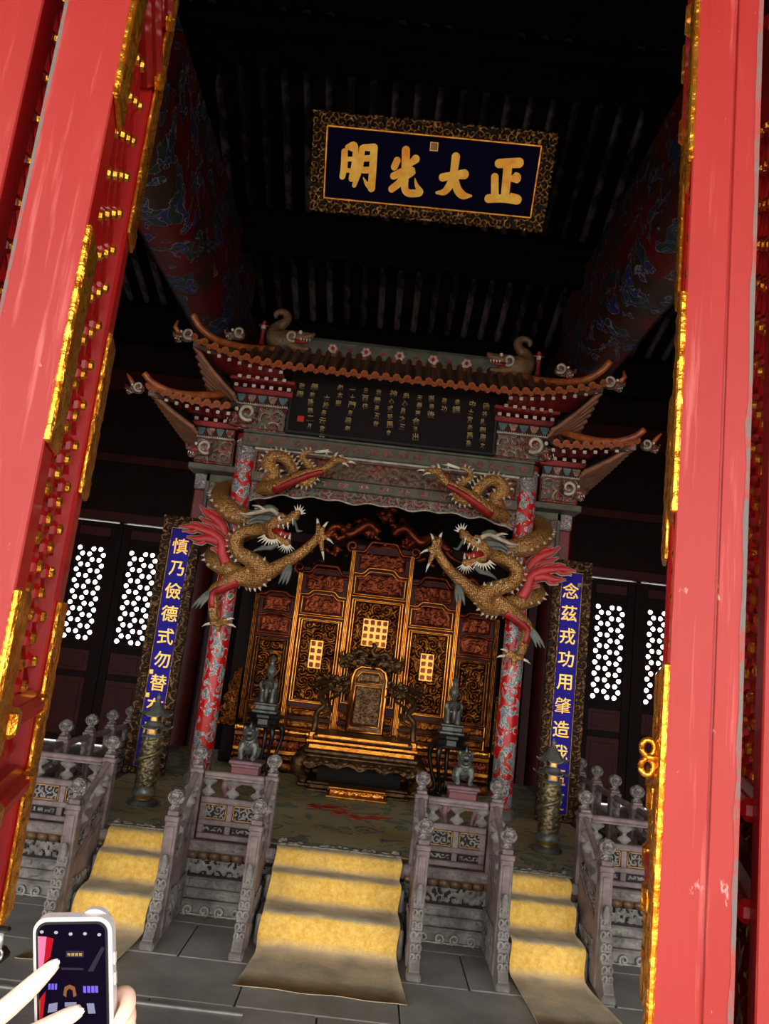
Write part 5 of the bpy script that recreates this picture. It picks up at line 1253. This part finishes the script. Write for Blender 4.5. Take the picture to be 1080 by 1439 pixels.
# openwork wings beside the screen
for s in (-1, 1):
    b = B(); x0 = cx+s*1.4; nu, nv = 22, 60; P = np.zeros((nu, nv, 3)); U = np.zeros((nu, nv)); V = np.zeros((nu, nv))
    for i in range(nu):
        for j in range(nv):
            z = .9+.62*j/(nv-1); ww = .17*(1-.75*(j/(nv-1))**2)*(1+.1*math.sin(j*.5)); P[i, j] = (x0+s*(.01+ww*i/(nu-1)), YS-.1, z); U[i, j] = i*.008; V[i, j] = z
    H = scroll(U, V, .07, 19); P[..., 1] -= .035*H; Q = P.copy(); Q[..., 1] = YS-.07
    b.grid(P if s > 0 else P[::-1]); b.grid(Q[::-1] if s > 0 else Q); b.obj('openwork_wing', 'gilt_dark', scr, True, normals=False)

# ================================================================== THRONE
XT = .07
thr = thing('throne', (XT, 8.4, ZS), 'gilded throne with dragon-carved arms and framed back on a scalloped base', 'throne')
YA, YZ = 8.12, 8.78      # seat front, back
b = B(); b.box(XT-.57, XT+.57, YA-.02, YZ, .80, .845, .012); b.box(XT-.60, XT+.60, YA-.045, YZ+.02, .77, .80, .01); b.obj('waist', 'gilt_brown', thr)
b = B(); b.box(XT-.53, XT+.53, YA-.005, YZ, .845, .895, .008); b.obj('lower_tier', 'gilt', thr)
b = B(); b.box(XT-.56, XT+.56, YA-.03, YZ, .905, .94, .008); b.obj('upper_tier', 'gilt', thr)
bd = B()
for k in range(38): bd.sph((XT-.54+k*.0292, YA-.022, .9), .012, 6, 5)
bd.box(XT-.545, XT+.545, YA-.012, YZ, .89, .91); bd.obj('bead_row', 'gilt_dark', thr, True)
b = B(); b.box(XT-.5, XT+.5, YA+.02, YZ, .94, .985, .012); b.obj('seat', 'gilt_brown', thr)
b = B(); b.box(XT-.46, XT+.46, YA+.015, YA+.06, .955, .992, .008); b.obj('seat_edge', 'gilt', thr)
# scalloped apron
xs = np.linspace(-.6, .6, 90); P = np.zeros((90, 12, 3)); U = np.zeros((90, 12)); V = np.zeros((90, 12))
for i, x in enumerate(xs):
    zb = .69-.02*math.cos(x*26)+.02*(1-abs(x)/.6)
    for j in range(12): z = zb+(.775-zb)*j/11; U[i, j] = x; V[i, j] = z; P[i, j] = (XT+x, YA-.05-.05*math.sin(math.pi*(1-j/11)*.6), z)
P[..., 1] -= .022*scroll(U+2, V, .09, 23); Q = P.copy(); Q[..., 1] += .05
b = B(); b.grid(P); b.grid(Q[::-1]); b.obj('apron', 'gilt_brown', thr, True, normals=False)
for s in (-1, 1):
    for y in (YA-.04, YZ-.04):
        b = B(); stube(b, [(XT+s*.55, y, .78, .055), (XT+s*.61, y-.03, .72, .07), (XT+s*.6, y-.03, .64, .06), (XT+s*.54, y, .575, .045), (XT+s*.55, y, .53, .05)], 5, 10); b.sph((XT+s*.6, y-.05, .70), (.06, .05, .05), 10, 8); b.obj('leg', 'gilt_brown', thr, True)
    b = B(); carve(b, (XT+s*.6, YA, .7), (0,1,0), (0,0,1), (s,0,0), YZ-YA, .08, .014, .03, .08, 4); b.obj('side_apron', 'gilt_brown', thr, True, normals=False)
b = B(); b.box(XT-.6, XT+.6, YA-.06, YZ+.02, ZS+.03, .53, .012); b.obj('base_frame', 'gilt_brown', thr)
b = B(); b.box(XT-.42, XT+.42, YA+.12, YZ-.02, .53, .77); b.obj('dark_interior', 'black_board', thr)  # black block standing in for the shaded space under the seat
# backrest
YB2 = 8.7
out = [(-.19, 1.0), (.19, 1.0), (.185, 1.56), (.16, 1.64), (.1, 1.68), (-.1, 1.68), (-.16, 1.64), (-.185, 1.56)]
b = B(); b.prism([(XT+a, c) for a, c in out], YB2, YB2+.04); bk = b.obj('backrest', 'gilt_brown', thr)
b = B(); pts = [(XT+a, YB2-.012, c) for a, c in out]; b.tube(pts+[pts[0]], .022, 8)
q = [(-.15, 1.06), (.15, 1.06), (.148, 1.48), (-.148, 1.48)]; pts = [(XT+a, YB2-.014, c) for a, c in q]; b.tube(pts+[pts[0]], .012, 8)
q = [(-.14, 1.515), (.14, 1.515), (.13, 1.58), (.09, 1.63), (-.09, 1.63), (-.13, 1.58)]; pts = [(XT+a, YB2-.014, c) for a, c in q]; b.tube(pts+[pts[0]], .009, 8); b.obj('back_frame', 'gilt', bk, True)
b = B(); carve(b, (XT-.138, YB2-.002, 1.07), (1,0,0), (0,0,1), (0,-1,0), .276, .4, .009, .022, .07, 33); carve(b, (XT-.11, YB2-.002, 1.525), (1,0,0), (0,0,1), (0,-1,0), .22, .09, .009, .018, .06, 34); b.obj('back_carving', 'gilt_brown', bk, True, normals=False)
# writhing dragon crest and arms
rr = random.Random(21); b = B()
for s in (-1, 1):
    stube(b, [(XT+s*.05, YB2, 1.8, .03), (XT+s*.14, YB2-.03, 1.84, .034), (XT+s*.22, YB2, 1.78, .032), (XT+s*.29, YB2-.03, 1.72, .03), (XT+s*.34, YB2, 1.78, .02), (XT+s*.31, YB2-.02, 1.83, .01)], 6, 8)
    stube(b, [(XT+s*.06, YB2-.02, 1.72, .028), (XT+s*.16, YB2-.04, 1.74, .03), (XT+s*.26, YB2, 1.67, .024), (XT+s*.33, YB2-.02, 1.66, .014)], 5, 8)
for k in range(120):
    a = rr.uniform(-.34, .34); z = 1.66+rr.random()*.2*(1-(abs(a)/.36)**2*.55); b.sph((XT+a, YB2+rr.uniform(-.05, .01), z), (rr.uniform(.014, .03), .025, rr.uniform(.010, .022)), 7, 5)
for k in range(8): b.sph((XT+rr.uniform(-.03, .03), YB2-.02, 1.82+.016*k), (.04-.003*k, .035, .022), 8, 6)
remesh(b, 'dragon_crest', .009, 'gilt_brown', thr, 1)
for s in (-1, 1):
    b = B()
    stube(b, [(XT+s*.2, YB2, 1.5, .028), (XT+s*.29, YB2-.03, 1.49, .032), (XT+s*.38, YB2-.08, 1.5, .032), (XT+s*.47, YB2-.16, 1.49, .034), (XT+s*.53, YB2-.26, 1.47, .032), (XT+s*.56, YB2-.36, 1.44, .02)], 6, 10)
    stube(b, [(XT+s*.22, YB2-.02, 1.46, .024), (XT+s*.32, YB2-.08, 1.41, .028), (XT+s*.42, YB2-.14, 1.42, .028), (XT+s*.49, YB2-.24, 1.34, .03), (XT+s*.44, YB2-.3, 1.26, .03), (XT+s*.5, YB2-.34, 1.18, .03), (XT+s*.5, YB2-.38, 1.08, .03), (XT+s*.51, YB2-.4, .98, .03)], 6, 10)
    stube(b, [(XT+s*.3, YB2-.06, 1.36, .014), (XT+s*.4, YB2-.2, 1.3, .018), (XT+s*.36, YB2-.3, 1.2, .018), (XT+s*.46, YB2-.36, 1.14, .018)], 5, 8)
    for k in range(70): a = rr.uniform(.2, .57); b.sph((XT+s*a, YB2-.06-.3*max(0, a-.25)+rr.uniform(-.03, .02), 1.47+rr.uniform(-.1, .09)), (rr.uniform(.014, .03), .024, rr.uniform(.012, .026)), 7, 5)
    b.sph((XT+s*.545, YB2-.36, 1.46), (.04, .045, .035), 10, 8); b.sph((XT+s*.565, YB2-.41, 1.45), (.028, .035, .022), 8, 6)
    remesh(b, 'dragon_arm', .009, 'gilt_brown', thr, 1)
    b = B(); b.box(XT+s*.51-.035, XT+s*.51+.035, YA+.1, YA+.19, .94, 1.0, .01); b.obj('arm_foot', 'gilt', thr)
# footstool platform in front of the throne
ft = thing('footstool', (XT, 7.85, ZS), 'low stepped gilded footstool at the foot of the throne', 'footstool')
b = B()
b.box(XT-.5, XT+.5, 7.93, 8.04, .475, .5, .006); b.box(XT-.47, XT+.47, 7.95, 8.04, .5, .545, .01); b.box(XT-.49, XT+.49, 7.935, 8.04, .545, .57, .008)
b.obj('long_step', 'gilt_brown', ft)
b = B(); b.box(XT-.29, XT+.29, 7.71, 7.93, .475, .495, .005); b.box(XT-.27, XT+.27, 7.73, 7.94, .55, .575, .008); b.obj('stool_frame', 'gilt', ft)
b = B(); b.box(XT-.26, XT+.26, 7.745, 7.93, .495, .55); b.obj('stool_body', 'gilt_brown', ft)
b = B(); carve(b, (XT-.26, 7.745, .497), (1,0,0), (0,0,1), (0,-1,0), .52, .052, .008, .02, .05, 6); b.obj('stool_carving', 'gilt', ft, True, normals=False)
b = B()
for k in range(19): b.sph((XT-.27+k*.03, 7.725, .545), .009, 6, 5)
b.obj('bead_row', 'gilt', ft, True)

# ================================================================== TALL STANDS WITH VASE-BEARING ELEPHANTS
def stand(x, y, side):
    t = thing('incense_stand', (x, y, ZS), 'tall black stand with curved legs, under the elephant %s' % side, 'stand', 'black stands flanking the throne')
    b = B(); b.lathe([(.19, 1.04), (.2, 1.055), (.2, 1.08), (.185, 1.09)], 10, (x, y, 0)); b.obj('top', 'ebony', t, 30)
    b = B(); b.lathe([(.16, .97), (.155, 1.04)], 10, (x, y, 0)); b.obj('waist', 'ebony', t, 30)
    b = B(); b.lathe([(.15, .955), (.19, .965), (.185, .98), (.15, .985)], 20, (x, y, 0)); b.obj('apron', 'ebony', t, 30)
    for k in range(5):
        a = 2*math.pi*k/5+.3; c, s_ = math.cos(a), math.sin(a)
        b = B(); stube(b, [(x+.16*c, y+.16*s_, .98, .03), (x+.2*c, y+.2*s_, .93, .03), (x+.205*c, y+.205*s_, .84, .022), (x+.17*c, y+.17*s_, .7, .018), (x+.125*c, y+.125*s_, .58, .018), (x+.12*c, y+.12*s_, .52, .02), (x+.165*c, y+.165*s_, .5, .022)], 5, 8); b.obj('leg', 'ebony', t, True)
    b = B(); b.lathe([(.19, .475), (.2, .485), (.19, .5)], 20, (x, y, 0)); b.obj('base_ring', 'ebony', t, 30)
    e = thing('elephant_figure', (x, y, 1.09), 'bronze elephant with vase on its back, atop the stand %s' % side, 'statue', 'elephants flanking the throne')
    b = B(); b.box(x-.135, x+.135, y-.12, y+.12, 1.092, 1.125, .01); b.box(x-.11, x+.11, y-.1, y+.1, 1.125, 1.175, .008); b.box(x-.125, x+.125, y-.115, y+.115, 1.175, 1.2, .008); b.obj('plinth', 'bronze', e)
    b = B(); b.sph((x, y+.02, 1.35), (.085, .12, .075), 12, 8)
    for sx in (-1, 1):
        for sy in (-1, 1): b.tube([(x+sx*.052, y+.02+sy*.075, 1.34), (x+sx*.052, y+.02+sy*.078, 1.27), (x+sx*.052, y+.02+sy*.078, 1.2)], [.04, .033, .036], 10)
    b.sph((x, y-.1, 1.385), (.06, .055, .06), 12, 8); stube(b, [(x, y-.14, 1.38, .035), (x, y-.17, 1.33, .026), (x, y-.17, 1.27, .02), (x, y-.16, 1.22, .015)], 5, 8)
    for sx in (-1, 1): b.sph((x+sx*.07, y-.08, 1.38), (.035, .014, .045), 10, 7)
    remesh(b, 'body', .007, 'bronze', e, 2)
    for sx in (-1, 1):
        b = B(); b.tube([(x+sx*.03, y-.145, 1.345), (x+sx*.038, y-.185, 1.325), (x+sx*.038, y-.2, 1.34)], [.009, .007, .002], 7); b.obj('tusk', 'ivory', e, True)
    b = B(); b.box(x-.088, x+.088, y-.04, y+.08, 1.36, 1.43, .02); b.obj('saddle_cloth', 'cloisonne', e)
    b = B(); b.lathe([(.03, 1.42), (.035, 1.435), (.024, 1.45), (.05, 1.49), (.058, 1.53), (.045, 1.565), (.024, 1.59), (.022, 1.62), (.04, 1.65), (.036, 1.66)], 16, (x, y+.02, 0)); v_ = b.obj('vase', 'cloisonne', e, 50)
    b = B(); b.lathe([(.03, 1.655), (.012, 1.68), (.006, 1.7)], 10, (x, y+.02, 0)); b.obj('lid', 'bronze', v_, 50)
stand(-.985, 8.62, 'on the phone side')
stand(.985, 8.62, 'on the door hasp side')

# ================================================================== PEDESTALS AND BEASTS
def pedestal(x, y, side):
    t = thing('pedestal', (x, y, ZS), 'pinkish pedestal on curved legs, under the bronze beast %s' % side, 'pedestal', 'pink pedestals behind the balustrades')
    b = B(); b.box(x-.14, x+.14, y-.12, y+.12, .79, .82, .008); b.box(x-.12, x+.12, y-.1, y+.1, .765, .79, .006); b.box(x-.165, x+.165, y-.145, y+.145, .65, .685, .008); b.box(x-.15, x+.15, y-.13, y+.13, .685, .705, .006); b.obj('top', 'pink_stone', t)
    b = B(); b.box(x-.115, x+.115, y-.095, y+.095, .705, .765, .006); b.obj('waist', 'pink_cloth', t)
    b = B(); b.prism([(x-.15, .655), (x+.15, .655), (x+.15, .6), (x+.11, .61), (x+.09, .635), (x-.09, .635), (x-.11, .61), (x-.15, .6)], y-.13, y-.11); b.obj('apron', 'pink_stone', t)
    for sx in (-1, 1):
        for sy in (-1, 1):
            b = B(); stube(b, [(x+sx*.13, y+sy*.11, .65, .026), (x+sx*.145, y+sy*.125, .6, .026), (x+sx*.125, y+sy*.105, .53, .017), (x+sx*.12, y+sy*.1, .49, .016), (x+sx*.14, y+sy*.12, .475, .02)], 4, 8); b.obj('leg', 'pink_stone', t, True)
    e = thing('guardian_beast', (x, y, .82), 'bronze one-horned beast sitting on the pink pedestal %s' % side, 'statue', 'bronze beasts on pink pedestals')
    b = B(); b.sph((x, y+.02, .94), (.075, .09, .085), 12, 8); b.sph((x, y-.04, .965), (.07, .055, .075), 12, 8)
    for sx in (-1, 1):
        stube(b, [(x+sx*.05, y-.05, .96, .035), (x+sx*.06, y-.07, .9, .027), (x+sx*.052, y-.075, .85, .022), (x+sx*.055, y-.09, .846, .024)], 4, 9)
        stube(b, [(x+sx*.055, y+.07, .92, .045), (x+sx*.06, y+.06, .86, .03), (x+sx*.06, y+.05, .848, .026)], 4, 9)
        b.sph((x+sx*.05, y-.055, 1.085), (.018, .014, .022), 8, 6)
    b.sph((x, y-.06, 1.05), (.056, .055, .052), 12, 8); b.sph((x, y-.11, 1.055), (.036, .03, .018), 10, 7); b.sph((x, y-.095, 1.005), (.034, .03, .014), 10, 7)
    stube(b, [(x, y-.07, 1.09, .016), (x, y-.075, 1.12, .011), (x, y-.065, 1.145, .003)], 4, 8)
    stube(b, [(x, y+.1, .93, .02), (x, y+.13, .99, .024), (x, y+.12, 1.05, .014), (x, y+.1, 1.08, .004)], 5, 8)
    for k in range(8): a = -.3+k*.53; b.sph((x+.058*math.cos(a), y-.035, 1.045+.05*math.sin(a)), .016, 7, 5)
    remesh(b, 'body', .006, 'bronze', e, 1)
    b = B(); b.sph((x, y-.1, 1.03), (.026, .018, .012), 10, 6); b.obj('mouth', 'black_board', e, True)
    for sx in (-1, 1): b = B(); b.sph((x+sx*.024, y-.108, 1.078), .009, 8, 6); b.obj('eye', 'cloisonne', e, True)
    b = B(); b.sph((x, y-.103, .955), .016, 8, 6); b.tube([(x-.06, y-.07, .99), (x-.03, y-.098, .97), (x, y-.1, .965), (x+.03, y-.098, .97), (x+.06, y-.07, .99)], .007, 6); b.obj('collar_bell', 'cloisonne', e, True)
pedestal(-.885, 7.02, 'on the phone side')
pedestal(.955, 7.02, 'on the door hasp side')

# ================================================================== COLUMN-SHAPED INCENSE BURNERS
def burner(x, y, label):
    t = thing('incense_burner', (x, y, ZS), label, 'incense burner', 'column incense burners')
    z0 = ZS+.012
    def petal(a, i, z): return 1+.06*abs(math.cos(a*7))
    b = B(); b.lathe([(.105, z0), (.115, z0+.012), (.105, z0+.035), (.08, z0+.045)], 28, (x, y, 0), petal); b.obj('lotus_foot', 'cloisonne', t, 50)
    b = B(); b.lathe([(.08, z0+.045), (.078, z0+.06), (.085, z0+.068), (.075, z0+.082)], 24, (x, y, 0)); b.obj('gilt_band', 'dull_gold_trim', t, 50)
    b = B(); b.lathe([(.09, z0+.08), (.095, z0+.1), (.085, z0+.125), (.078, z0+.14)], 24, (x, y, 0)); b.obj('base_moulding', 'cloisonne', t, 50)
    nz, na = 46, 40; b = B(); P = np.zeros((na+1, nz, 3)); A, Z = np.meshgrid(np.linspace(0, 2*math.pi, na+1), np.linspace(.612, .99, nz), indexing='ij')
    H = scroll(A*.075+4, Z, .06, 15); Rd = .068+.022*H; P[..., 0] = x+Rd*np.cos(A); P[..., 1] = y+Rd*np.sin(A); P[..., 2] = Z; b.grid(P); sh = b.obj('openwork_shaft', 'bronze_relief', t, True, normals=False)
    b = B(); pts = []
    for k in range(50): a = -1.5+k*.2; pts.append((x+.085*math.cos(a), y+.085*math.sin(a), .63+k*.0068)); 
    b.tube(pts, [.006+.012*math.sin(math.pi*min(1, (k+2)/52)) for k in range(50)], 8); b.sph((pts[-1][0], pts[-1][1]-.01, pts[-1][2]), (.024, .024, .02), 8, 6); b.obj('coiling_dragon', 'bronze_relief', sh, True)
    b = B(); b.lathe([(.085, .985), (.09, .995), (.08, 1.005)], 24, (x, y, 0)); b.obj('neck_band', 'cloisonne', t, 50)
    for zz, hh, r in ((1.005, .05, .066), (1.105, .045, .05)):
        b = B(); b.lathe([(r, zz), (r, zz+hh)], 6, (x, y, 0), rot=R(0)); l = b.obj('lantern_storey', 'cloisonne', t)
        for k in range(6):
            a = R(60)*k+R(30); c, s_ = math.cos(a), math.sin(a); q = r*.87
            b = B(); vs = [(x+q*c*1.03-s_*r*.32, y+q*s_*1.03+c*r*.32, zz+.008), (x+q*c*1.03+s_*r*.32, y+q*s_*1.03-c*r*.32, zz+.008), (x+q*c*1.03+s_*r*.32, y+q*s_*1.03-c*r*.32, zz+hh-.008), (x+q*c*1.03-s_*r*.32, y+q*s_*1.03+c*r*.32, zz+hh-.008)]
            vs += [(p[0]*1-c*.01, p[1]-s_*.01, p[2]) for p in vs]
            b.add(vs, [(0,1,2,3), (7,6,5,4), (0,4,5,1), (1,5,6,2), (2,6,7,3), (3,7,4,0)]); b.obj('gilt_window', 'gilt', l)
    for zz, r0, r1, h in ((1.05, .125, .06, .05), (1.145, .11, .018, .115)):
        def up(a, i, z): return 1+(.10*max(0, math.cos(6*a))**6 if i < 2 else 0)
        n = 48; vs = []; fs = []; rows = [(r0, 0), (r0*.99, .006), (r0*.72, h*.3), (r0*.45 if r1 < .03 else r1*1.15, h*.62), (r1, h)]
        for i, (r, z) in enumerate(rows):
            for k in range(n):
                a = 2*math.pi*k/n; cc = max(0, math.cos(6*a))**5; q = r*(1+(.10*cc if i < 2 else .03*cc)); lift = (.016*cc if i < 2 else 0)
                vs.append((x+q*math.cos(a), y+q*math.sin(a), zz+z+lift))
        for i in range(len(rows)-1):
            for k in range(n): fs.append((i*n+k, i*n+(k+1) % n, (i+1)*n+(k+1) % n, (i+1)*n+k))
        fs += [tuple(range(n))[::-1], tuple(range((len(rows)-1)*n, len(rows)*n))]
        b = B(); b.add(vs, fs); rf = b.obj('pagoda_roof', 'bronze', t, 50)
        for k in range(6):
            a = R(60)*k; b = B(); b.tube([(x+r0*1.08*math.cos(a), y+r0*1.08*math.sin(a), zz+.018), (x+r0*1.2*math.cos(a), y+r0*1.2*math.sin(a), zz+.03)], [.008, .004], 6); b.obj('corner_horn', 'bronze', rf)
    b = B(); b.lathe([(.02, 1.255), (.026, 1.262), (.012, 1.272), (.02, 1.288), (.018, 1.3), (.004, 1.325)], 12, (x, y, 0)); b.obj('finial', 'cloisonne', t, 50)
burner(-1.585, 6.5, 'bronze pagoda-topped incense column before the couplet on the phone side')
burner(1.585, 6.5, 'bronze pagoda-topped incense column before the couplet on the door hasp side')

# ================================================================== VISITOR WITH PHONE, BAG
def phone():
    o = Vector((-.2558, .9201, 1.4841)); e = Vector((-.1715, .9186, 1.4951)); w = (e-o); Wd = w.length; w.normalize()
    dn = Vector((.0035, .0215, -.117)); dn -= w*dn.dot(w); dn.normalize(); nn = w.cross(dn)*-1   # towards the viewer
    if nn.y > 0: nn = -nn
    H = .165
    t = thing('phone', tuple(o+dn*H), 'phone in a pale clear case held up to photograph the throne', 'phone')
    def mp(p): q = o+w*p[0]+dn*p[2]+nn*p[1]; return (q.x, q.y, q.z)
    def rrect(x0, x1, z0, z1, r, n=6):
        out = []
        for cx_, cz_, a0 in ((x1-r, z0+r, -90), (x1-r, z1-r, 0), (x0+r, z1-r, 90), (x0+r, z0+r, 180)):
            for k in range(n+1): a = R(a0+90*k/n); out.append((cx_+r*math.cos(a), cz_+r*math.sin(a)))
        return out
    b = B(mp); b.prism(rrect(0, Wd, 0, H, .016), -.011, .0); b.obj('case', 'phone_body', t, 40)
    b = B(mp); b.prism(rrect(.0035, Wd-.0045, .0045, H-.004, .012), -.004, .0012); b.obj('glass', 'phone_black', t, 40)
    b = B(mp); b.tube([(Wd-.022, -.016, .014), (Wd-.022, -.009, .014)], .018, 20); b.obj('camera_ring', 'phone_body', t, 40)
    b = B(mp)
    for z in (.04, .062): b.box(Wd-.001, Wd+.002, -.008, -.003, z, z+.014, .0008)
    b.obj('side_button', 'phone_body', t)
    S_ = 545.0   # crop width in sketch units
    u = lambda x: (x-225)/S_*Wd; v_ = lambda y: (y-430)/S_*Wd
    def patch(name, poly, m): b = B(mp); b.prism([(u(x), v_(y)) for x, y in poly], .0012, .0016); b.obj(name, m, scrn)
    b = B(mp); b.prism(rrect(.006, Wd-.007, .007, H-.007, .010), .0009, .00135); scrn = b.obj('screen', 'scr_dark', t)
    for x, y in ((290, 522), (388, 528), (488, 540), (587, 540), (685, 548)): b = B(mp); b.prism([(u(x)+.0021*math.cos(a), v_(y)+.0017*math.sin(a)) for a in np.linspace(0, 2*math.pi, 10, endpoint=False)], .0012, .0017); b.obj('icon', 'scr_white', scrn)
    patch('picture_patch', [(262, 552), (322, 556), (300, 740), (262, 790)], 'scr_pink'); patch('picture_patch', [(322, 556), (370, 570), (345, 700), (300, 740)], 'scr_red')
    patch('picture_patch', [(262, 990), (310, 930), (285, 1120), (262, 1170)], 'scr_red'); patch('picture_patch', [(262, 1000), (274, 985), (266, 1120)], 'scr_orange')
    patch('picture_patch', [(455, 655), (578, 658), (575, 702), (452, 698)], 'scr_grey')
    for k in range(4): patch('picture_patch', [(464+27*k, 672), (484+27*k, 672), (483+27*k, 692), (463+27*k, 692)], 'scr_yellow')
    patch('picture_patch', [(600, 800), (700, 630), (722, 640), (640, 800)], 'scr_grey'); patch('picture_patch', [(420, 770), (570, 775), (572, 790), (418, 785)], 'scr_grey')
    patch('picture_patch', [(430, 960), (440, 905), (475, 888), (510, 905), (522, 965), (500, 975), (495, 930), (475, 915), (455, 930), (450, 975)], 'scr_orange')
    for x in (330, 352, 374): patch('picture_patch', [(x, 880), (x+15, 880), (x+13, 920), (x-2, 920)], 'scr_blue')
    for x in (568, 596, 624, 650): patch('picture_patch', [(x, 900), (x+20, 902), (x+20, 948), (x, 945)], 'scr_blue')
    for p in ([(330, 1020), (390, 1010), (385, 1070), (320, 1080)], [(440, 1010), (520, 1010), (520, 1040), (440, 1040)], [(590, 1020), (640, 1020), (650, 1090), (600, 1090)]): patch('picture_patch', p, 'scr_lilac')
    return mp, u, v_, Wd
emit('scr_dark', srgb(24,16,36), .6); emit('scr_white', srgb(200,196,206), .8); emit('scr_pink', srgb(236,130,170), .9); emit('scr_red', srgb(190,24,40), .9); emit('scr_orange', srgb(150,96,60), .8)
emit('scr_grey', srgb(60,52,66), .8); emit('scr_yellow', srgb(240,200,110), 1); emit('scr_blue', srgb(120,100,220), 1); emit('scr_lilac', srgb(150,150,180), .8)
mpP, uP, vP, WdP = phone()
per = thing('person', (-.34, .9, 1.2), 'visitor\'s hands, one holding up the phone and the other pinching its screen', 'person')
def pt(x, y, d): return mpP((uP(x), d, vP(y)))
# pinching hand: index and thumb over the screen, palm below and to the left
b = B()
def finger(b, pts, n=10): stube(b, [(*pt(x, y, d), r) for x, y, d, r in pts], 5, n)
finger(b, [(400, 722, .006, .0058), (350, 760, .009, .0082), (255, 838, .018, .0104), (130, 935, .026, .0115), (-20, 1050, .026, .0125), (-170, 1170, .02, .015)])
finger(b, [(565, 1046, .006, .0062), (500, 1068, .009, .009), (380, 1112, .016, .0108), (240, 1165, .022, .0118), (60, 1230, .024, .0125), (-120, 1290, .02, .015)])
finger(b, [(-10, 1290, .045, .007), (-60, 1250, .055, .009), (-130, 1200, .05, .0095), (-190, 1210, .03, .011), (-240, 1260, .016, .013)])
finger(b, [(0, 1360, .047, .007), (-60, 1310, .055, .0088), (-140, 1270, .05, .0092), (-210, 1290, .028, .011), (-250, 1320, .014, .013)])
finger(b, [(-20, 1420, .045, .006), (-80, 1380, .05, .0075), (-150, 1350, .044, .008), (-210, 1360, .026, .010), (-260, 1380, .014, .012)])
for x, y, d, r in ((-190, 1210, .012, .016), (-210, 1290, .008, .018), (-230, 1370, .006, .018), (-160, 1300, .012, .018), (-270, 1330, .004, .02)): b.sph(pt(x, y, d), r, 10, 8)
stube(b, [(*pt(-230, 1320, .006), .022), (*pt(-330, 1450, .0), .023), (*pt(-480, 1650, -.01), .028), (*pt(-760, 1990, -.02), .036)], 5, 12)
remesh(b, 'pinching_hand', .0017, 'skin', per, 3)
for x, y, dx, dy in ((392, 724, .62, -.78), (548, 1050, .93, -.36)):
    b = B(); c = Vector(pt(x, y, .0115)); ax = Vector(pt(x+30*dx, y+30*dy*1, .011))-c; ax.normalize(); nl = Vector(pt(x, y, .03))-c; nl.normalize(); sd = ax.cross(nl)
    P = np.zeros((9, 7, 3))
    for i in range(9):
        for j in range(7):
            a = -1+2*i/8; q = -1+2*j/6; p = c+ax*(.0075*a)+sd*(.0040*q*(1 if a < .4 else math.sqrt(max(.05, 1-((a-.4)/.62)**2))))+nl*(-.0022*q*q-.0006*a*a+.0006); P[i, j] = p
    b.grid(P); b.obj('nail', 'nail', per, True, normals=False)
# holding hand behind and to the side of the phone
b = B()
for k, (y0, y1) in enumerate(((1080, 1010), (1190, 1140), (1290, 1250), (1380, 1350))):
    finger(b, [(700, y0+40, -.03, .0095), (790, y0+5, -.03, .0095), (838, y0+20, -.014, .0088), (822, y0+55, .0, .0078), (792, y0+80, .0035, .0058)])
finger(b, [(300, 1500, -.012, .013), (210, 1420, -.004, .012), (190, 1330, .002, .0095), (205, 1270, .006, .0075)])
for x, y, r in ((640, 1200, .018), (640, 1320, .02), (560, 1250, .018), (540, 1380, .022), (440, 1420, .022), (360, 1450, .018), (620, 1420, .02)): b.sph(pt(x, y, -.036), r, 10, 8)
stube(b, [(*pt(520, 1420, -.036), .026), (*pt(480, 1600, -.035), .025), (*pt(430, 1850, -.03), .029), (*pt(330, 2300, -.02), .038)], 5, 12)
remesh(b, 'holding_hand', .0018, 'skin', per, 3)
# corner of a black handbag with gilt edge and a link
bag = thing('handbag', (-.36, .93, 1.42), 'corner of a small black handbag with thin gold rim and silver link', 'handbag')
b = B(); b.box(-.42, -.2875, .925, .965, 1.4235, 1.4395, .006); b.obj('body', 'bag_black', bag)
b = B(); b.tube([(-.42, .922, 1.4405), (-.2862, .922, 1.4405), (-.2872, .922, 1.4225), (-.42, .922, 1.4225)], .0016, 6); b.obj('gold_rim', 'gilt', bag, True)
b = B(); b.box(-.42, -.279, .918, .93, 1.4655, 1.4705, .002); b.obj('handle', 'bag_black', bag)
b = B(); b.tube([(-.2865, .922, 1.466), (-.2865, .922, 1.449)], .0032, 8); b.tube([(-.286+.004*math.cos(a), .922, 1.4435+.006*math.sin(a)) for a in np.linspace(0, 2*math.pi, 12)], .0014, 6); b.obj('link', 'metal_strip', bag, True)
